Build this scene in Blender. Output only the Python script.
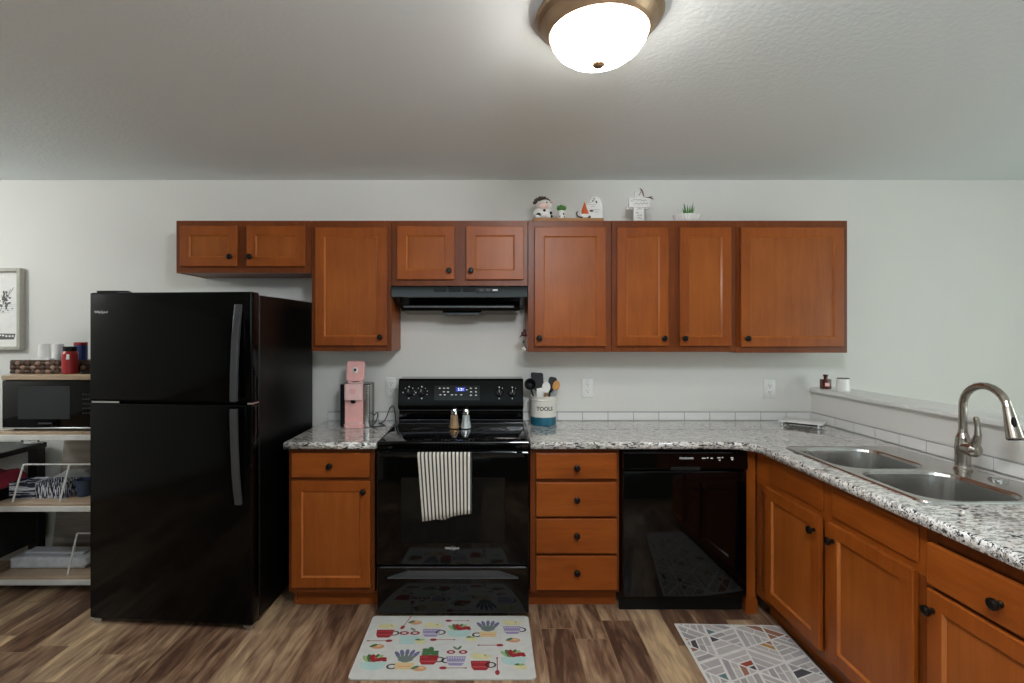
import bpy, bmesh, math, random
from mathutils import Vector, Matrix, Quaternion
for o in list(bpy.data.objects): bpy.data.objects.remove(o)
S = bpy.context.scene
COL = S.collection
R = math.radians
random.seed(7)

# ------------------------------------------------------------------ camera, world, lights, exposure
cam_d = bpy.data.cameras.new('camera'); cam = bpy.data.objects.new('camera', cam_d); COL.objects.link(cam)
cam.location = (0, -3.27, 1.49); cam.rotation_euler = (R(90), 0, 0)
cam_d.sensor_width = 36; cam_d.lens = 500/1024*36
cam_d.shift_x = (512-490.5)/1024; cam_d.shift_y = -(341.5-332.5)/1024
cam_d.clip_start = 0.02
S.camera = cam
w = bpy.data.worlds.new('sky'); S.world = w; w.use_nodes = True
w.node_tree.nodes['Background'].inputs[0].default_value = (0.80, 0.88, 1.0, 1)
w.node_tree.nodes['Background'].inputs[1].default_value = 1.0
S.view_settings.view_transform = 'Standard'; S.view_settings.look = 'None'
S.view_settings.gamma = 1; S.view_settings.use_curve_mapping = False
S.view_settings.exposure = 0.0

def light(name, kind, loc, power, color, rot=(0, 0, 0), size=None, size_y=None, radius=None):
    d = bpy.data.lights.new(name, kind); o = bpy.data.objects.new(name, d); COL.objects.link(o)
    o.location = loc; o.rotation_euler = rot; d.energy = power; d.color = color
    if kind == 'AREA':
        d.shape = 'RECTANGLE'; d.size = size; d.size_y = size_y or size
    if radius is not None: d.shadow_soft_size = radius
    return o
# daylight through the side window, then three added lights that have no fixture or opening
light('daylight_right_window', 'AREA', (4.52, -2.6, 1.45), 47, (0.84, 1.0, 0.97), (0, R(90), 0), 1.3, 2.0)
light('rear_fill_light', 'AREA', (-0.6, -6.8, 1.85), 22, (0.80, 0.96, 1.0), (R(90), 0, 0), 3.4, 0.9)  # soft fill added in front of the closed rear wall
light('key_light', 'POINT', (0.40, -2.9, 2.40), 108, (0.88, 0.93, 1.0), radius=0.2)  # unseen key light added near the ceiling by the camera
light('left_fill_light', 'POINT', (-3.75, -1.35, 2.24), 34, (0.97, 1.0, 1.0), radius=0.10)  # fill added from the left for the half wall and peninsula
LAMP_EMIT = 37.0

# ------------------------------------------------------------------ materials
def lin(c):
    return tuple(((v/255)/12.92 if v/255 <= .04045 else ((v/255+.055)/1.055)**2.4) for v in c) + (1,)
def newmat(name):
    m = bpy.data.materials.new(name); m.use_nodes = True
    nt = m.node_tree; return m, nt, nt.nodes['Principled BSDF']
def nd(nt, t, **kw):
    n = nt.nodes.new(t)
    for k, v in kw.items(): setattr(n, k, v)
    return n
def plain(name, c, rough=.5, metal=0, spec=.5, coat=0, var=.04, vscale=30, bump=0, bscale=200, emit=None, alpha=None, trans=0):
    """one colour broken up very slightly by a noise"""
    m, nt, b = newmat(name)
    b.inputs['Roughness'].default_value = rough; b.inputs['Metallic'].default_value = metal
    b.inputs['Specular IOR Level'].default_value = spec; b.inputs['Coat Weight'].default_value = coat
    b.inputs['Transmission Weight'].default_value = trans
    tc = nd(nt, 'ShaderNodeTexCoord')
    n = nd(nt, 'ShaderNodeTexNoise'); n.inputs['Scale'].default_value = vscale; n.inputs['Detail'].default_value = 3
    nt.links.new(tc.outputs['Object'], n.inputs['Vector'])
    r = nd(nt, 'ShaderNodeValToRGB'); L = lin(c)
    r.color_ramp.elements[0].position = .3; r.color_ramp.elements[1].position = .7
    r.color_ramp.elements[0].color = tuple(v*(1-var) for v in L[:3]) + (1,)
    r.color_ramp.elements[1].color = tuple(min(1, v*(1+var)) for v in L[:3]) + (1,)
    nt.links.new(n.outputs['Fac'], r.inputs['Fac']); nt.links.new(r.outputs['Color'], b.inputs['Base Color'])
    if bump:
        n2 = nd(nt, 'ShaderNodeTexNoise'); n2.inputs['Scale'].default_value = bscale; n2.inputs['Detail'].default_value = 2
        nt.links.new(tc.outputs['Object'], n2.inputs['Vector'])
        bp = nd(nt, 'ShaderNodeBump'); bp.inputs['Strength'].default_value = bump; bp.inputs['Distance'].default_value = .004
        nt.links.new(n2.outputs['Fac'], bp.inputs['Height']); nt.links.new(bp.outputs['Normal'], b.inputs['Normal'])
    if emit:
        b.inputs['Emission Color'].default_value = lin(emit[0]); b.inputs['Emission Strength'].default_value = emit[1]
    return m
def wood(name, light_c, dark_c, axis='z', rough=.38, scale=1.0):
    m, nt, b = newmat(name)
    tc = nd(nt, 'ShaderNodeTexCoord'); oi = nd(nt, 'ShaderNodeObjectInfo')
    mul = nd(nt, 'ShaderNodeMath', operation='MULTIPLY'); mul.inputs[1].default_value = 7.3
    nt.links.new(oi.outputs['Random'], mul.inputs[0])
    add = nd(nt, 'ShaderNodeVectorMath', operation='ADD')
    nt.links.new(tc.outputs['Object'], add.inputs[0]); nt.links.new(mul.outputs[0], add.inputs[1])
    def noise(sc, detail, dist):
        mp = nd(nt, 'ShaderNodeMapping')
        s = {'z': (sc, sc, sc*.09), 'x': (sc*.09, sc, sc), 'y': (sc, sc*.09, sc)}[axis]
        mp.inputs['Scale'].default_value = s
        nt.links.new(add.outputs[0], mp.inputs['Vector'])
        n = nd(nt, 'ShaderNodeTexNoise'); n.inputs['Scale'].default_value = 1; n.inputs['Detail'].default_value = detail
        n.inputs['Distortion'].default_value = dist
        nt.links.new(mp.outputs[0], n.inputs['Vector']); return n
    n1 = noise(26*scale, 5, .6); n2 = noise(140*scale, 3, .2)
    n3 = nd(nt, 'ShaderNodeTexNoise'); n3.inputs['Scale'].default_value = 3.2; n3.inputs['Detail'].default_value = 2
    nt.links.new(add.outputs[0], n3.inputs['Vector'])
    a1 = nd(nt, 'ShaderNodeMix', data_type='FLOAT'); a1.inputs[0].default_value = .35
    nt.links.new(n1.outputs['Fac'], a1.inputs[2]); nt.links.new(n2.outputs['Fac'], a1.inputs[3])
    a2 = nd(nt, 'ShaderNodeMix', data_type='FLOAT'); a2.inputs[0].default_value = .45
    nt.links.new(a1.outputs[0], a2.inputs[2]); nt.links.new(n3.outputs['Fac'], a2.inputs[3])
    r = nd(nt, 'ShaderNodeValToRGB')
    r.color_ramp.elements[0].position = .34; r.color_ramp.elements[0].color = lin(dark_c)
    r.color_ramp.elements[1].position = .62; r.color_ramp.elements[1].color = lin(light_c)
    nt.links.new(a2.outputs[0], r.inputs['Fac']); nt.links.new(r.outputs['Color'], b.inputs['Base Color'])
    b.inputs['Roughness'].default_value = rough; b.inputs['Specular IOR Level'].default_value = .28
    return m

M = {}
M['wall'] = plain('wall_paint', (222, 220, 214), .75, bump=.12, bscale=160, var=.01, vscale=4)
M['wall_dark'] = plain('darkened_wall', (84, 80, 76), .8, var=.01, vscale=4)  # wall behind the camera, darkened to keep appliance reflections black
M['tile'] = plain('tile_glaze', (230, 229, 225), .18, var=.01)
M['grout'] = plain('grout', (158, 158, 156), .8)
M['wood'] = wood('maple_upright', (154, 79, 24), (124, 59, 14), 'z')
M['wood_frame_shaded'] = wood('maple_frame_shaded', (122, 60, 20), (94, 44, 12), 'z')  # same maple, darkened for the shade around the doors
M['wood_bead_lit'] = wood('maple_bead_lit', (176, 104, 52), (150, 82, 36), 'z', .2)  # paler, glossier maple paints the highlight along the panel bevels
M['wood_h'] = wood('maple_level', (154, 79, 24), (124, 59, 14), 'x')
M['wood_in'] = wood('maple_panel', (157, 85, 30), (132, 66, 20), 'z')
M['knob'] = plain('oiled_bronze', (26, 22, 20), .32, .6)
M['black'] = plain('black_enamel', (3, 3, 3), .07, spec=.36, var=.1)
M['black_side'] = plain('black_textured_side', (6, 6, 6), .3, spec=.3, bump=.1, bscale=600)
M['black_matte'] = plain('black_matte', (8, 8, 9), .5, spec=.3)
M['black_gap'] = plain('black_gap', (4, 4, 4), .9)
M['black_glass'] = plain('black_glass', (6, 6, 7), .05, spec=.6, coat=.3)
M['fridge_black'] = plain('fridge_enamel', (3, 3, 3), .12, spec=.2, var=.1)
M['charcoal'] = plain('charcoal_handle', (62, 62, 64), .26)
M['dark_window'] = plain('oven_window', (3, 3, 3), .06, spec=.24)
M['micro_window'] = plain('micro_window', (40, 44, 46), .35)
M['chrome'] = plain('chrome', (215, 215, 215), .12, 1)
M['steel'] = plain('brushed_steel', (196, 195, 192), .26, 1, var=.05, vscale=60)
M['nickel'] = plain('brushed_nickel', (168, 160, 150), .24, 1)
M['white'] = plain('white_plastic', (228, 228, 224), .4)
M['white_metal'] = plain('white_metal', (222, 220, 214), .45)
M['print'] = plain('white_print', (225, 225, 225), .5)
M['dark_print'] = plain('dark_print', (46, 44, 44), .6)
M['pencil'] = plain('pencil', (104, 102, 100), .8)
M['wicker_light'] = plain('wicker_pale', (146, 116, 96), .7, var=.2)
M['lamp_rim'] = plain('lamp_bronze', (150, 124, 98), .36, .75)
M['lamp_glass'] = plain('lamp_glass', (255, 248, 240), .4, emit=((255, 248, 239), LAMP_EMIT))
M['shelf_wood'] = wood('pale_shelf_wood', (196, 172, 146), (164, 140, 116), 'x', .5)
M['grey_wood'] = wood('grey_board', (184, 174, 162), (128, 112, 98), 'x', .6, .8)
M['pink'] = plain('pink_plastic', (236, 178, 172), .3)
M['pink_pale'] = plain('pale_pink_plastic', (240, 200, 196), .28)
M['smoke'] = plain('smoky_tank', (38, 36, 38), .12)
M['crock'] = plain('cream_enamel', (226, 222, 212), .3)
M['teal'] = plain('teal_enamel', (26, 92, 112), .35)
M['tan'] = plain('tan_spice', (164, 128, 88), .4)
M['glassy'] = plain('clear_glass', (200, 204, 204), .06, spec=.8, coat=.5)
M['spoon_wood'] = wood('spoon_wood', (206, 150, 84), (176, 118, 58), 'z', .5)
M['grey_blue'] = plain('grey_blue', (150, 168, 176), .5)
M['red'] = plain('red_plastic', (172, 44, 44), .3)
M['blue'] = plain('blue_can', (58, 78, 140), .35)
M['paper'] = plain('white_paper', (232, 230, 226), .7)
M['wicker'] = plain('wicker', (84, 58, 44), .7, bump=.8, bscale=120, var=.35, vscale=50)
M['mat_straw'] = plain('straw_mat', (206, 184, 140), .8, bump=.5, bscale=200, var=.1)
M['navy_cup'] = plain('slate_blue_plastic', (62, 76, 104), .4)
M['crimson'] = plain('crimson_cloth', (150, 40, 56), .9, var=.2)
M['white_cloth'] = plain('grey_cloth', (186, 186, 184), .9, bump=.6, bscale=90, var=.08)
M['plastic_wrap'] = plain('wrapped_paper', (206, 208, 212), .3, bump=.6, bscale=30, var=.1)
M['table_black'] = plain('table_black', (16, 15, 16), .4)
M['green'] = plain('leaf_green', (74, 128, 50), .5, var=.2)
M['pale_green'] = plain('pale_leaf', (150, 184, 110), .5, var=.2)
M['orange'] = plain('orange_paint', (206, 92, 44), .5)
M['skin_pink'] = plain('blush_ceramic', (232, 200, 192), .3)
M['ceramic'] = plain('white_ceramic', (232, 230, 226), .25)
M['brown'] = plain('dark_brown', (62, 44, 34), .6, var=.2)
M['amber'] = plain('amber_glass', (78, 26, 18), .08, spec=.7)
M['frame_wood'] = plain('pale_frame', (176, 172, 160), .55, var=.06)
M['plank'] = wood('raw_plank', (176, 130, 84), (146, 102, 60), 'x', .6)
M['led'] = plain('blue_led', (20, 40, 150), .4, emit=((30, 60, 220), .25))
M['led_text'] = plain('led_digits', (220, 235, 255), .4, emit=((215, 230, 255), 1.5))
M['maroon'] = plain('maroon_glass', (70, 24, 30), .2)
M['ribbon'] = plain('brown_ribbon', (112, 88, 70), .8)

def ceiling_mat():
    m, nt, b = newmat('ceiling_texture')
    b.inputs['Base Color'].default_value = lin((230, 237, 238)); b.inputs['Roughness'].default_value = .9
    tc = nd(nt, 'ShaderNodeTexCoord')
    n = nd(nt, 'ShaderNodeTexNoise'); n.inputs['Scale'].default_value = 55; n.inputs['Detail'].default_value = 4
    nt.links.new(tc.outputs['Object'], n.inputs['Vector'])
    r = nd(nt, 'ShaderNodeValToRGB'); r.color_ramp.elements[0].position = .42; r.color_ramp.elements[1].position = .6
    nt.links.new(n.outputs['Fac'], r.inputs['Fac'])
    bp = nd(nt, 'ShaderNodeBump'); bp.inputs['Strength'].default_value = .12; bp.inputs['Distance'].default_value = .004
    nt.links.new(r.outputs['Color'], bp.inputs['Height']); nt.links.new(bp.outputs['Normal'], b.inputs['Normal'])
    return m
M['ceiling'] = ceiling_mat()

def floor_mat():
    m, nt, b = newmat('vinyl_planks')
    tc = nd(nt, 'ShaderNodeTexCoord'); sp = nd(nt, 'ShaderNodeSeparateXYZ')
    nt.links.new(tc.outputs['Object'], sp.inputs[0])
    def mt(op, a, b_=None):
        n = nd(nt, 'ShaderNodeMath', operation=op)
        for i, v in enumerate((a, b_)):
            if v is None: continue
            if isinstance(v, (int, float)): n.inputs[i].default_value = v
            else: nt.links.new(v, n.inputs[i])
        return n.outputs[0]
    u = mt('DIVIDE', mt('SUBTRACT', sp.outputs['X'], .413), .161)
    row = mt('FLOOR', u); fu = mt('FRACT', u)
    wn = nd(nt, 'ShaderNodeTexWhiteNoise', noise_dimensions='1D'); nt.links.new(row, wn.inputs['W'])
    v = mt('ADD', mt('DIVIDE', sp.outputs['Y'], .92), mt('MULTIPLY', wn.outputs['Value'], 5.0))
    seg = mt('FLOOR', v); fv = mt('FRACT', v)
    cb = nd(nt, 'ShaderNodeCombineXYZ'); nt.links.new(row, cb.inputs[0]); nt.links.new(seg, cb.inputs[1])
    wn2 = nd(nt, 'ShaderNodeTexWhiteNoise', noise_dimensions='3D'); nt.links.new(cb.outputs[0], wn2.inputs['Vector'])
    # grain, shifted per plank
    sh = nd(nt, 'ShaderNodeVectorMath', operation='SCALE'); sh.inputs['Scale'].default_value = 9
    nt.links.new(wn2.outputs['Color'], sh.inputs[0])
    ad = nd(nt, 'ShaderNodeVectorMath', operation='ADD'); nt.links.new(tc.outputs['Object'], ad.inputs[0]); nt.links.new(sh.outputs[0], ad.inputs[1])
    def noise(sx, sy, det, dist):
        mp = nd(nt, 'ShaderNodeMapping'); mp.inputs['Scale'].default_value = (sx, sy, 1)
        nt.links.new(ad.outputs[0], mp.inputs['Vector'])
        n = nd(nt, 'ShaderNodeTexNoise'); n.inputs['Scale'].default_value = 1; n.inputs['Detail'].default_value = det; n.inputs['Distortion'].default_value = dist
        nt.links.new(mp.outputs[0], n.inputs['Vector']); return n.outputs['Fac']
    g1 = noise(17, 2.2, 6, 1.8); g2 = noise(80, 7, 5, .5); g3 = noise(7, 2.6, 3, 1.0)
    f = mt('ADD', mt('MULTIPLY', wn2.outputs['Value'], .55), mt('ADD', mt('MULTIPLY', mt('SUBTRACT', g1, .5), 1.15), mt('ADD', mt('MULTIPLY', mt('SUBTRACT', g2, .5), .55), mt('MULTIPLY', mt('SUBTRACT', g3, .5), .9))))
    r = nd(nt, 'ShaderNodeValToRGB'); e = r.color_ramp.elements
    e[0].position = 0; e[0].color = lin((82, 57, 44)); e[1].position = .92; e[1].color = lin((210, 180, 138))
    for p, c in ((.22, (116, 87, 67)), (.45, (150, 121, 96)), (.68, (178, 150, 118))):
        q = e.new(p); q.color = lin(c)
    nt.links.new(mt('ADD', f, .14), r.inputs['Fac'])
    # seams
    su = mt('LESS_THAN', mt('MINIMUM', fu, mt('SUBTRACT', 1.0, fu)), .012)
    sv = mt('LESS_THAN', mt('MINIMUM', fv, mt('SUBTRACT', 1.0, fv)), .0022)
    seam = mt('MAXIMUM', su, sv)
    mx = nd(nt, 'ShaderNodeMix', data_type='RGBA'); nt.links.new(seam, mx.inputs[0])
    nt.links.new(r.outputs['Color'], mx.inputs[6]); mx.inputs[7].default_value = lin((150, 120, 92))
    nt.links.new(mx.outputs[2], b.inputs['Base Color'])
    b.inputs['Roughness'].default_value = .36
    bp = nd(nt, 'ShaderNodeBump'); bp.inputs['Strength'].default_value = .15; bp.inputs['Distance'].default_value = .002
    nt.links.new(g2, bp.inputs['Height']); nt.links.new(bp.outputs['Normal'], b.inputs['Normal'])
    return m
M['floor'] = floor_mat()

def granite_mat():
    m, nt, b = newmat('granite_laminate')
    tc = nd(nt, 'ShaderNodeTexCoord')
    def noise(sc, sx, sy, sz, det, dist):
        mp = nd(nt, 'ShaderNodeMapping'); mp.inputs['Scale'].default_value = (sx*sc, sy*sc, sz*sc); mp.inputs['Rotation'].default_value = (0, 0, .25)
        nt.links.new(tc.outputs['Object'], mp.inputs['Vector'])
        n = nd(nt, 'ShaderNodeTexNoise'); n.inputs['Scale'].default_value = 1; n.inputs['Detail'].default_value = det; n.inputs['Distortion'].default_value = dist
        nt.links.new(mp.outputs[0], n.inputs['Vector']); return n.outputs['Fac']
    base = nd(nt, 'ShaderNodeValToRGB'); e = base.color_ramp.elements
    e[0].position = .36; e[0].color = lin((168, 160, 150)); e[1].position = .52; e[1].color = lin((232, 229, 223))
    nt.links.new(noise(34, 1, 1.7, 1.7, 4, .8), base.inputs['Fac'])
    def layer(prev, fac, lo, hi, c):
        r = nd(nt, 'ShaderNodeValToRGB'); r.color_ramp.elements[0].position = lo; r.color_ramp.elements[1].position = hi
        nt.links.new(fac, r.inputs['Fac'])
        mx = nd(nt, 'ShaderNodeMix', data_type='RGBA'); nt.links.new(r.outputs['Color'], mx.inputs[0])
        nt.links.new(prev, mx.inputs[6]); mx.inputs[7].default_value = lin(c); return mx.outputs[2]
    c = layer(base.outputs['Color'], noise(42, .6, 1.8, 1.8, 3, 1.2), .57, .63, (104, 102, 104))
    c = layer(c, noise(52, .55, 1.9, 1.9, 3, 1.6), .55, .60, (30, 33, 44))
    c = layer(c, noise(50, 1, 1.5, 1.5, 2, .5), .68, .72, (240, 238, 232))
    nt.links.new(c, b.inputs['Base Color']); b.inputs['Roughness'].default_value = .07; b.inputs['Coat Weight'].default_value = .8; b.inputs['Coat Roughness'].default_value = .03
    return m
M['granite'] = granite_mat()

def stripes_mat():
    m, nt, b = newmat('ticking_stripe')
    uv = nd(nt, 'ShaderNodeUVMap'); sp = nd(nt, 'ShaderNodeSeparateXYZ'); nt.links.new(uv.outputs[0], sp.inputs[0])
    a = nd(nt, 'ShaderNodeMath', operation='MULTIPLY'); a.inputs[1].default_value = 14; nt.links.new(sp.outputs[0], a.inputs[0])
    f = nd(nt, 'ShaderNodeMath', operation='FRACT'); nt.links.new(a.outputs[0], f.inputs[0])
    r = nd(nt, 'ShaderNodeValToRGB'); r.color_ramp.interpolation = 'CONSTANT'; e = r.color_ramp.elements
    e[0].position = 0; e[0].color = lin((218, 212, 198)); e[1].position = .56; e[1].color = lin((62, 62, 64))
    nt.links.new(f.outputs[0], r.inputs['Fac']); nt.links.new(r.outputs['Color'], b.inputs['Base Color'])
    b.inputs['Roughness'].default_value = .95
    n = nd(nt, 'ShaderNodeTexNoise'); n.inputs['Scale'].default_value = 300
    bp = nd(nt, 'ShaderNodeBump'); bp.inputs['Strength'].default_value = .3; bp.inputs['Distance'].default_value = .002
    nt.links.new(n.outputs['Fac'], bp.inputs['Height']); nt.links.new(bp.outputs['Normal'], b.inputs['Normal'])
    return m
M['stripes'] = stripes_mat()

def cloth_pattern(name, sx, sz):
    m, nt, b = newmat(name)
    tc = nd(nt, 'ShaderNodeTexCoord'); mp = nd(nt, 'ShaderNodeMapping'); mp.inputs['Scale'].default_value = (sx, sx, sz)
    nt.links.new(tc.outputs['Object'], mp.inputs['Vector'])
    n = nd(nt, 'ShaderNodeTexNoise'); n.inputs['Scale'].default_value = 1; n.inputs['Detail'].default_value = 2; n.inputs['Distortion'].default_value = .25
    nt.links.new(mp.outputs[0], n.inputs['Vector'])
    r = nd(nt, 'ShaderNodeValToRGB'); e = r.color_ramp.elements
    e[0].position = .5; e[0].color = lin((26, 28, 48)); e[1].position = .56; e[1].color = lin((206, 208, 214))
    nt.links.new(n.outputs['Fac'], r.inputs['Fac']); nt.links.new(r.outputs['Color'], b.inputs['Base Color'])
    b.inputs['Roughness'].default_value = .85
    return m
M['navy_waves'] = cloth_pattern('navy_waves', 9, 95)
M['navy_dashes'] = cloth_pattern('navy_dashes', 170, 26)

# ------------------------------------------------------------------ mesh builder
class MB:
    def __init__(s): s.bm = bmesh.new()
    def _fin(s, mi, smooth):
        for f in s.bm.faces:
            if not f.tag:
                f.tag = True; f.material_index = mi; f.smooth = smooth
    def box(s, x0, x1, y0, y1, z0, z1, b=0, mi=0, seg=1):
        r = bmesh.ops.create_cube(s.bm, size=1)
        vs = r['verts']
        for v in vs:
            v.co = Vector(((x0+x1)/2+v.co.x*(x1-x0), (y0+y1)/2+v.co.y*(y1-y0), (z0+z1)/2+v.co.z*(z1-z0)))
        if b:
            es = {e for v in vs for e in v.link_edges}
            bmesh.ops.bevel(s.bm, geom=list(es), offset=b, segments=seg, affect='EDGES', profile=.5)
        s._fin(mi, seg > 1); return s
    def poly(s, pts, mi=0, smooth=False):
        f = s.bm.faces.new([s.bm.verts.new(p) for p in pts]); f.material_index = mi; f.smooth = smooth; f.tag = True; return f
    def prism(s, pts, axis, a, b, mi=0, smooth=False, bev=0):
        """extrude a 2-D outline along an axis; pts are (y,z) for x, (x,z) for y, (x,y) for z"""
        def P(p, t): return {'x': (t, p[0], p[1]), 'y': (p[0], t, p[1]), 'z': (p[0], p[1], t)}[axis]
        v0 = [s.bm.verts.new(P(p, a)) for p in pts]; v1 = [s.bm.verts.new(P(p, b)) for p in pts]
        n = len(pts); fs = [s.bm.faces.new(v0), s.bm.faces.new(v1)]
        for i in range(n): fs.append(s.bm.faces.new((v0[i], v0[(i+1) % n], v1[(i+1) % n], v1[i])))
        bmesh.ops.recalc_face_normals(s.bm, faces=fs)
        if bev:
            es = {e for f in fs[:2] for e in f.edges}
            bmesh.ops.bevel(s.bm, geom=list(es), offset=bev, segments=2, affect='EDGES', profile=.5)
        s._fin(mi, smooth); return s
    def lathe(s, prof, o=(0, 0, 0), d=(0, 0, 1), seg=28, mi=0, smooth=True, cap=True):
        q = Vector((0, 0, 1)).rotation_difference(Vector(d).normalized()); o = Vector(o)
        rings = []
        for r, z in prof:
            if r < 1e-6: rings.append([s.bm.verts.new(o + q @ Vector((0, 0, z)))])
            else: rings.append([s.bm.verts.new(o + q @ Vector((r*math.cos(2*math.pi*k/seg), r*math.sin(2*math.pi*k/seg), z))) for k in range(seg)])
        fs = []
        for a, b in zip(rings, rings[1:]):
            for k in range(seg):
                k2 = (k+1) % seg
                if len(a) == 1 and len(b) == 1: continue
                if len(a) == 1: fs.append(s.bm.faces.new((a[0], b[k2], b[k])))
                elif len(b) == 1: fs.append(s.bm.faces.new((a[k], a[k2], b[0])))
                else: fs.append(s.bm.faces.new((a[k], a[k2], b[k2], b[k])))
        if cap:
            for rg in (rings[0], rings[-1]):
                if len(rg) > 1: fs.append(s.bm.faces.new(rg))
        bmesh.ops.recalc_face_normals(s.bm, faces=fs)
        s._fin(mi, smooth); return s
    def cyl(s, p0, p1, r0, r1=None, seg=16, mi=0, smooth=True):
        p0, p1 = Vector(p0), Vector(p1); L = (p1-p0).length
        return s.lathe([(r0, 0), (r0 if r1 is None else r1, L)], p0, p1-p0, seg, mi, smooth)
    def ell(s, c, r, mi=0, seg=20, rot=None):
        res = bmesh.ops.create_uvsphere(s.bm, u_segments=seg, v_segments=max(6, seg//2), radius=1)
        for v in res['verts']:
            p = Vector((v.co.x*r[0], v.co.y*r[1], v.co.z*r[2]))
            if rot is not None: p = rot @ p
            v.co = p + Vector(c)
        s._fin(mi, True); return s
    def tube(s, pts, r, seg=10, mi=0, sx=1.0):
        pts = [Vector(p) for p in pts]; n = len(pts)
        rs = r if isinstance(r, (list, tuple)) else [r]*n
        rings = []; up = None
        for i, p in enumerate(pts):
            t = (pts[min(i+1, n-1)]-pts[max(i-1, 0)]).normalized()
            if up is None: up = t.orthogonal().normalized()
            up = (up - t*up.dot(t)).normalized(); side = t.cross(up)
            rings.append([s.bm.verts.new(p + (up*math.cos(2*math.pi*k/seg) + side*math.sin(2*math.pi*k/seg)*sx)*rs[i]) for k in range(seg)])
        fs = []
        for a, b in zip(rings, rings[1:]):
            for k in range(seg): fs.append(s.bm.faces.new((a[k], a[(k+1) % seg], b[(k+1) % seg], b[k])))
        fs.append(s.bm.faces.new(rings[0])); fs.append(s.bm.faces.new(rings[-1]))
        bmesh.ops.recalc_face_normals(s.bm, faces=fs)
        s._fin(mi, True); return s
    def build(s, name, mats, parent=None, loc=(0, 0, 0), rot=(0, 0, 0), wn=False):
        me = bpy.data.meshes.new(name); s.bm.to_mesh(me); s.bm.free()
        for m in (mats if isinstance(mats, (list, tuple)) else [mats]): me.materials.append(M[m] if isinstance(m, str) else m)
        o = bpy.data.objects.new(name, me); COL.objects.link(o)
        o.location = loc; o.rotation_euler = rot
        if parent: o.parent = parent
        return o
def tag(o, label, cat, group=None):
    o['label'] = label; o['category'] = cat
    if group: o['group'] = group
    return o
def thing(name, label, cat, loc=(0, 0, 0), rz=0, group=None):
    o = bpy.data.objects.new(name, None); o.empty_display_size = .05; COL.objects.link(o)
    o.location = loc; o.rotation_euler = (0, 0, rz); return tag(o, label, cat, group)
def struct(o): o['kind'] = 'structure'; return o
def text_mesh(txt, size, name, mat, parent, loc, rot=(R(90), 0, 0), sx=1.0, ext=.0006, align='CENTER', bold=0):
    """raised lettering turned into a mesh"""
    c = bpy.data.curves.new(name+'_font', 'FONT'); c.body = txt; c.size = size; c.extrude = ext
    c.offset = bold; c.align_x = align; c.align_y = 'CENTER'; c.resolution_u = 3
    t = bpy.data.objects.new(name+'_font', c); COL.objects.link(t)
    dg = bpy.context.evaluated_depsgraph_get(); me = bpy.data.meshes.new_from_object(t.evaluated_get(dg))
    bpy.data.objects.remove(t); bpy.data.curves.remove(c)
    me.name = name; me.materials.clear(); me.materials.append(M[mat])
    o = bpy.data.objects.new(name, me); COL.objects.link(o)
    o.location = loc; o.rotation_euler = rot; o.scale = (sx, 1, 1); o.parent = parent
    return o
def bez(p0, p1, p2, p3, n=12):
    p0, p1, p2, p3 = map(Vector, (p0, p1, p2, p3))
    return [p0*(1-t)**3 + p1*3*t*(1-t)**2 + p2*3*t*t*(1-t) + p3*t**3 for t in [i/n for i in range(n+1)]]
def rrect(x0, x1, y0, y1, r, n=6):
    out = []
    for cx, cy, a0 in ((x1-r, y1-r, 0), (x0+r, y1-r, 90), (x0+r, y0+r, 180), (x1-r, y0+r, 270)):
        for k in range(n+1):
            a = R(a0+90*k/n); out.append((cx+r*math.cos(a), cy+r*math.sin(a)))
    return out

# ------------------------------------------------------------------ the room
XL, XR, YF, ZC = -4.3, 4.6, -7.0, 2.487
struct(MB().box(XL-.1, XR+.1, YF-.1, .1, -.08, 0).build('floor', 'floor'))
struct(MB().box(XL-.1, XR+.1, YF-.1, .1, ZC, ZC+.08).build('ceiling', 'ceiling'))
struct(MB().box(XL, XR, 0, .1, 0, ZC).build('wall_back', 'wall'))
struct(MB().box(XL-.1, XL, YF, .1, 0, ZC).build('wall_left', 'wall'))
struct(MB().box(XR, XR+.1, YF, .1, 0, ZC).build('wall_right', 'wall'))
struct(MB().box(XL, XR, YF-.1, YF, 0, ZC).build('wall_front', 'wall_dark'))
struct(MB().box(XL, -3.5, -.014, 0, 0, .085, .003).build('baseboard_back', 'white'))
struct(MB().box(-2.83, -2.06, -.014, 0, 0, .085, .003).build('baseboard_rear', 'white'))
# half wall behind the peninsula with its ledge
struct(MB().box(2.097, 2.22, -2.6, 0, 0, 1.108).build('wall_half', 'wall'))
mb = MB(); pts = [(2.062, -2.63), (2.30, -2.63), (2.30, 0), (2.12, 0), (2.085, -.012), (2.066, -.05)]
mb.prism(pts, 'z', 1.108, 1.132, bev=.006); struct(mb.build('trim_1', 'white'))
# low tile rows above the counter
def tile_row(name, lines, put, z0, z1):
    mb = MB()
    for a, b in zip(lines, lines[1:]):
        put(mb, a+.0022, b-.0022, z0+.002, z1-.0055, .0105, 0)
    put(mb, lines[0], lines[-1], z0, z1, .008, 1)
    return struct(mb.build(name, ['tile', 'grout']))
ZT0, ZT1 = .9145, .974
lines = [.212] + [.268+.166*k for k in range(12) if .268+.166*k < 2.08] + [2.085]
tile_row('trim_2', lines, lambda m, a, b, z0, z1, t, mi: m.box(a, b, -t, 0, z0, z1, .001 if mi == 0 else 0, mi), ZT0, ZT1)
lines = [-1.062, -.895, -.73, -.62]
tile_row('trim_3', lines, lambda m, a, b, z0, z1, t, mi: m.box(a, b, -t, 0, z0, z1, .001 if mi == 0 else 0, mi), ZT0, ZT1)
lines = [-2.34] + [-.237-.1595*k for k in range(12, -1, -1)] + [-.0115]
tile_row('trim_4', lines, lambda m, a, b, z0, z1, t, mi: m.box(2.097-t, 2.097, a, b, z0, z1, .001 if mi == 0 else 0, mi), ZT0, ZT1)

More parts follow.
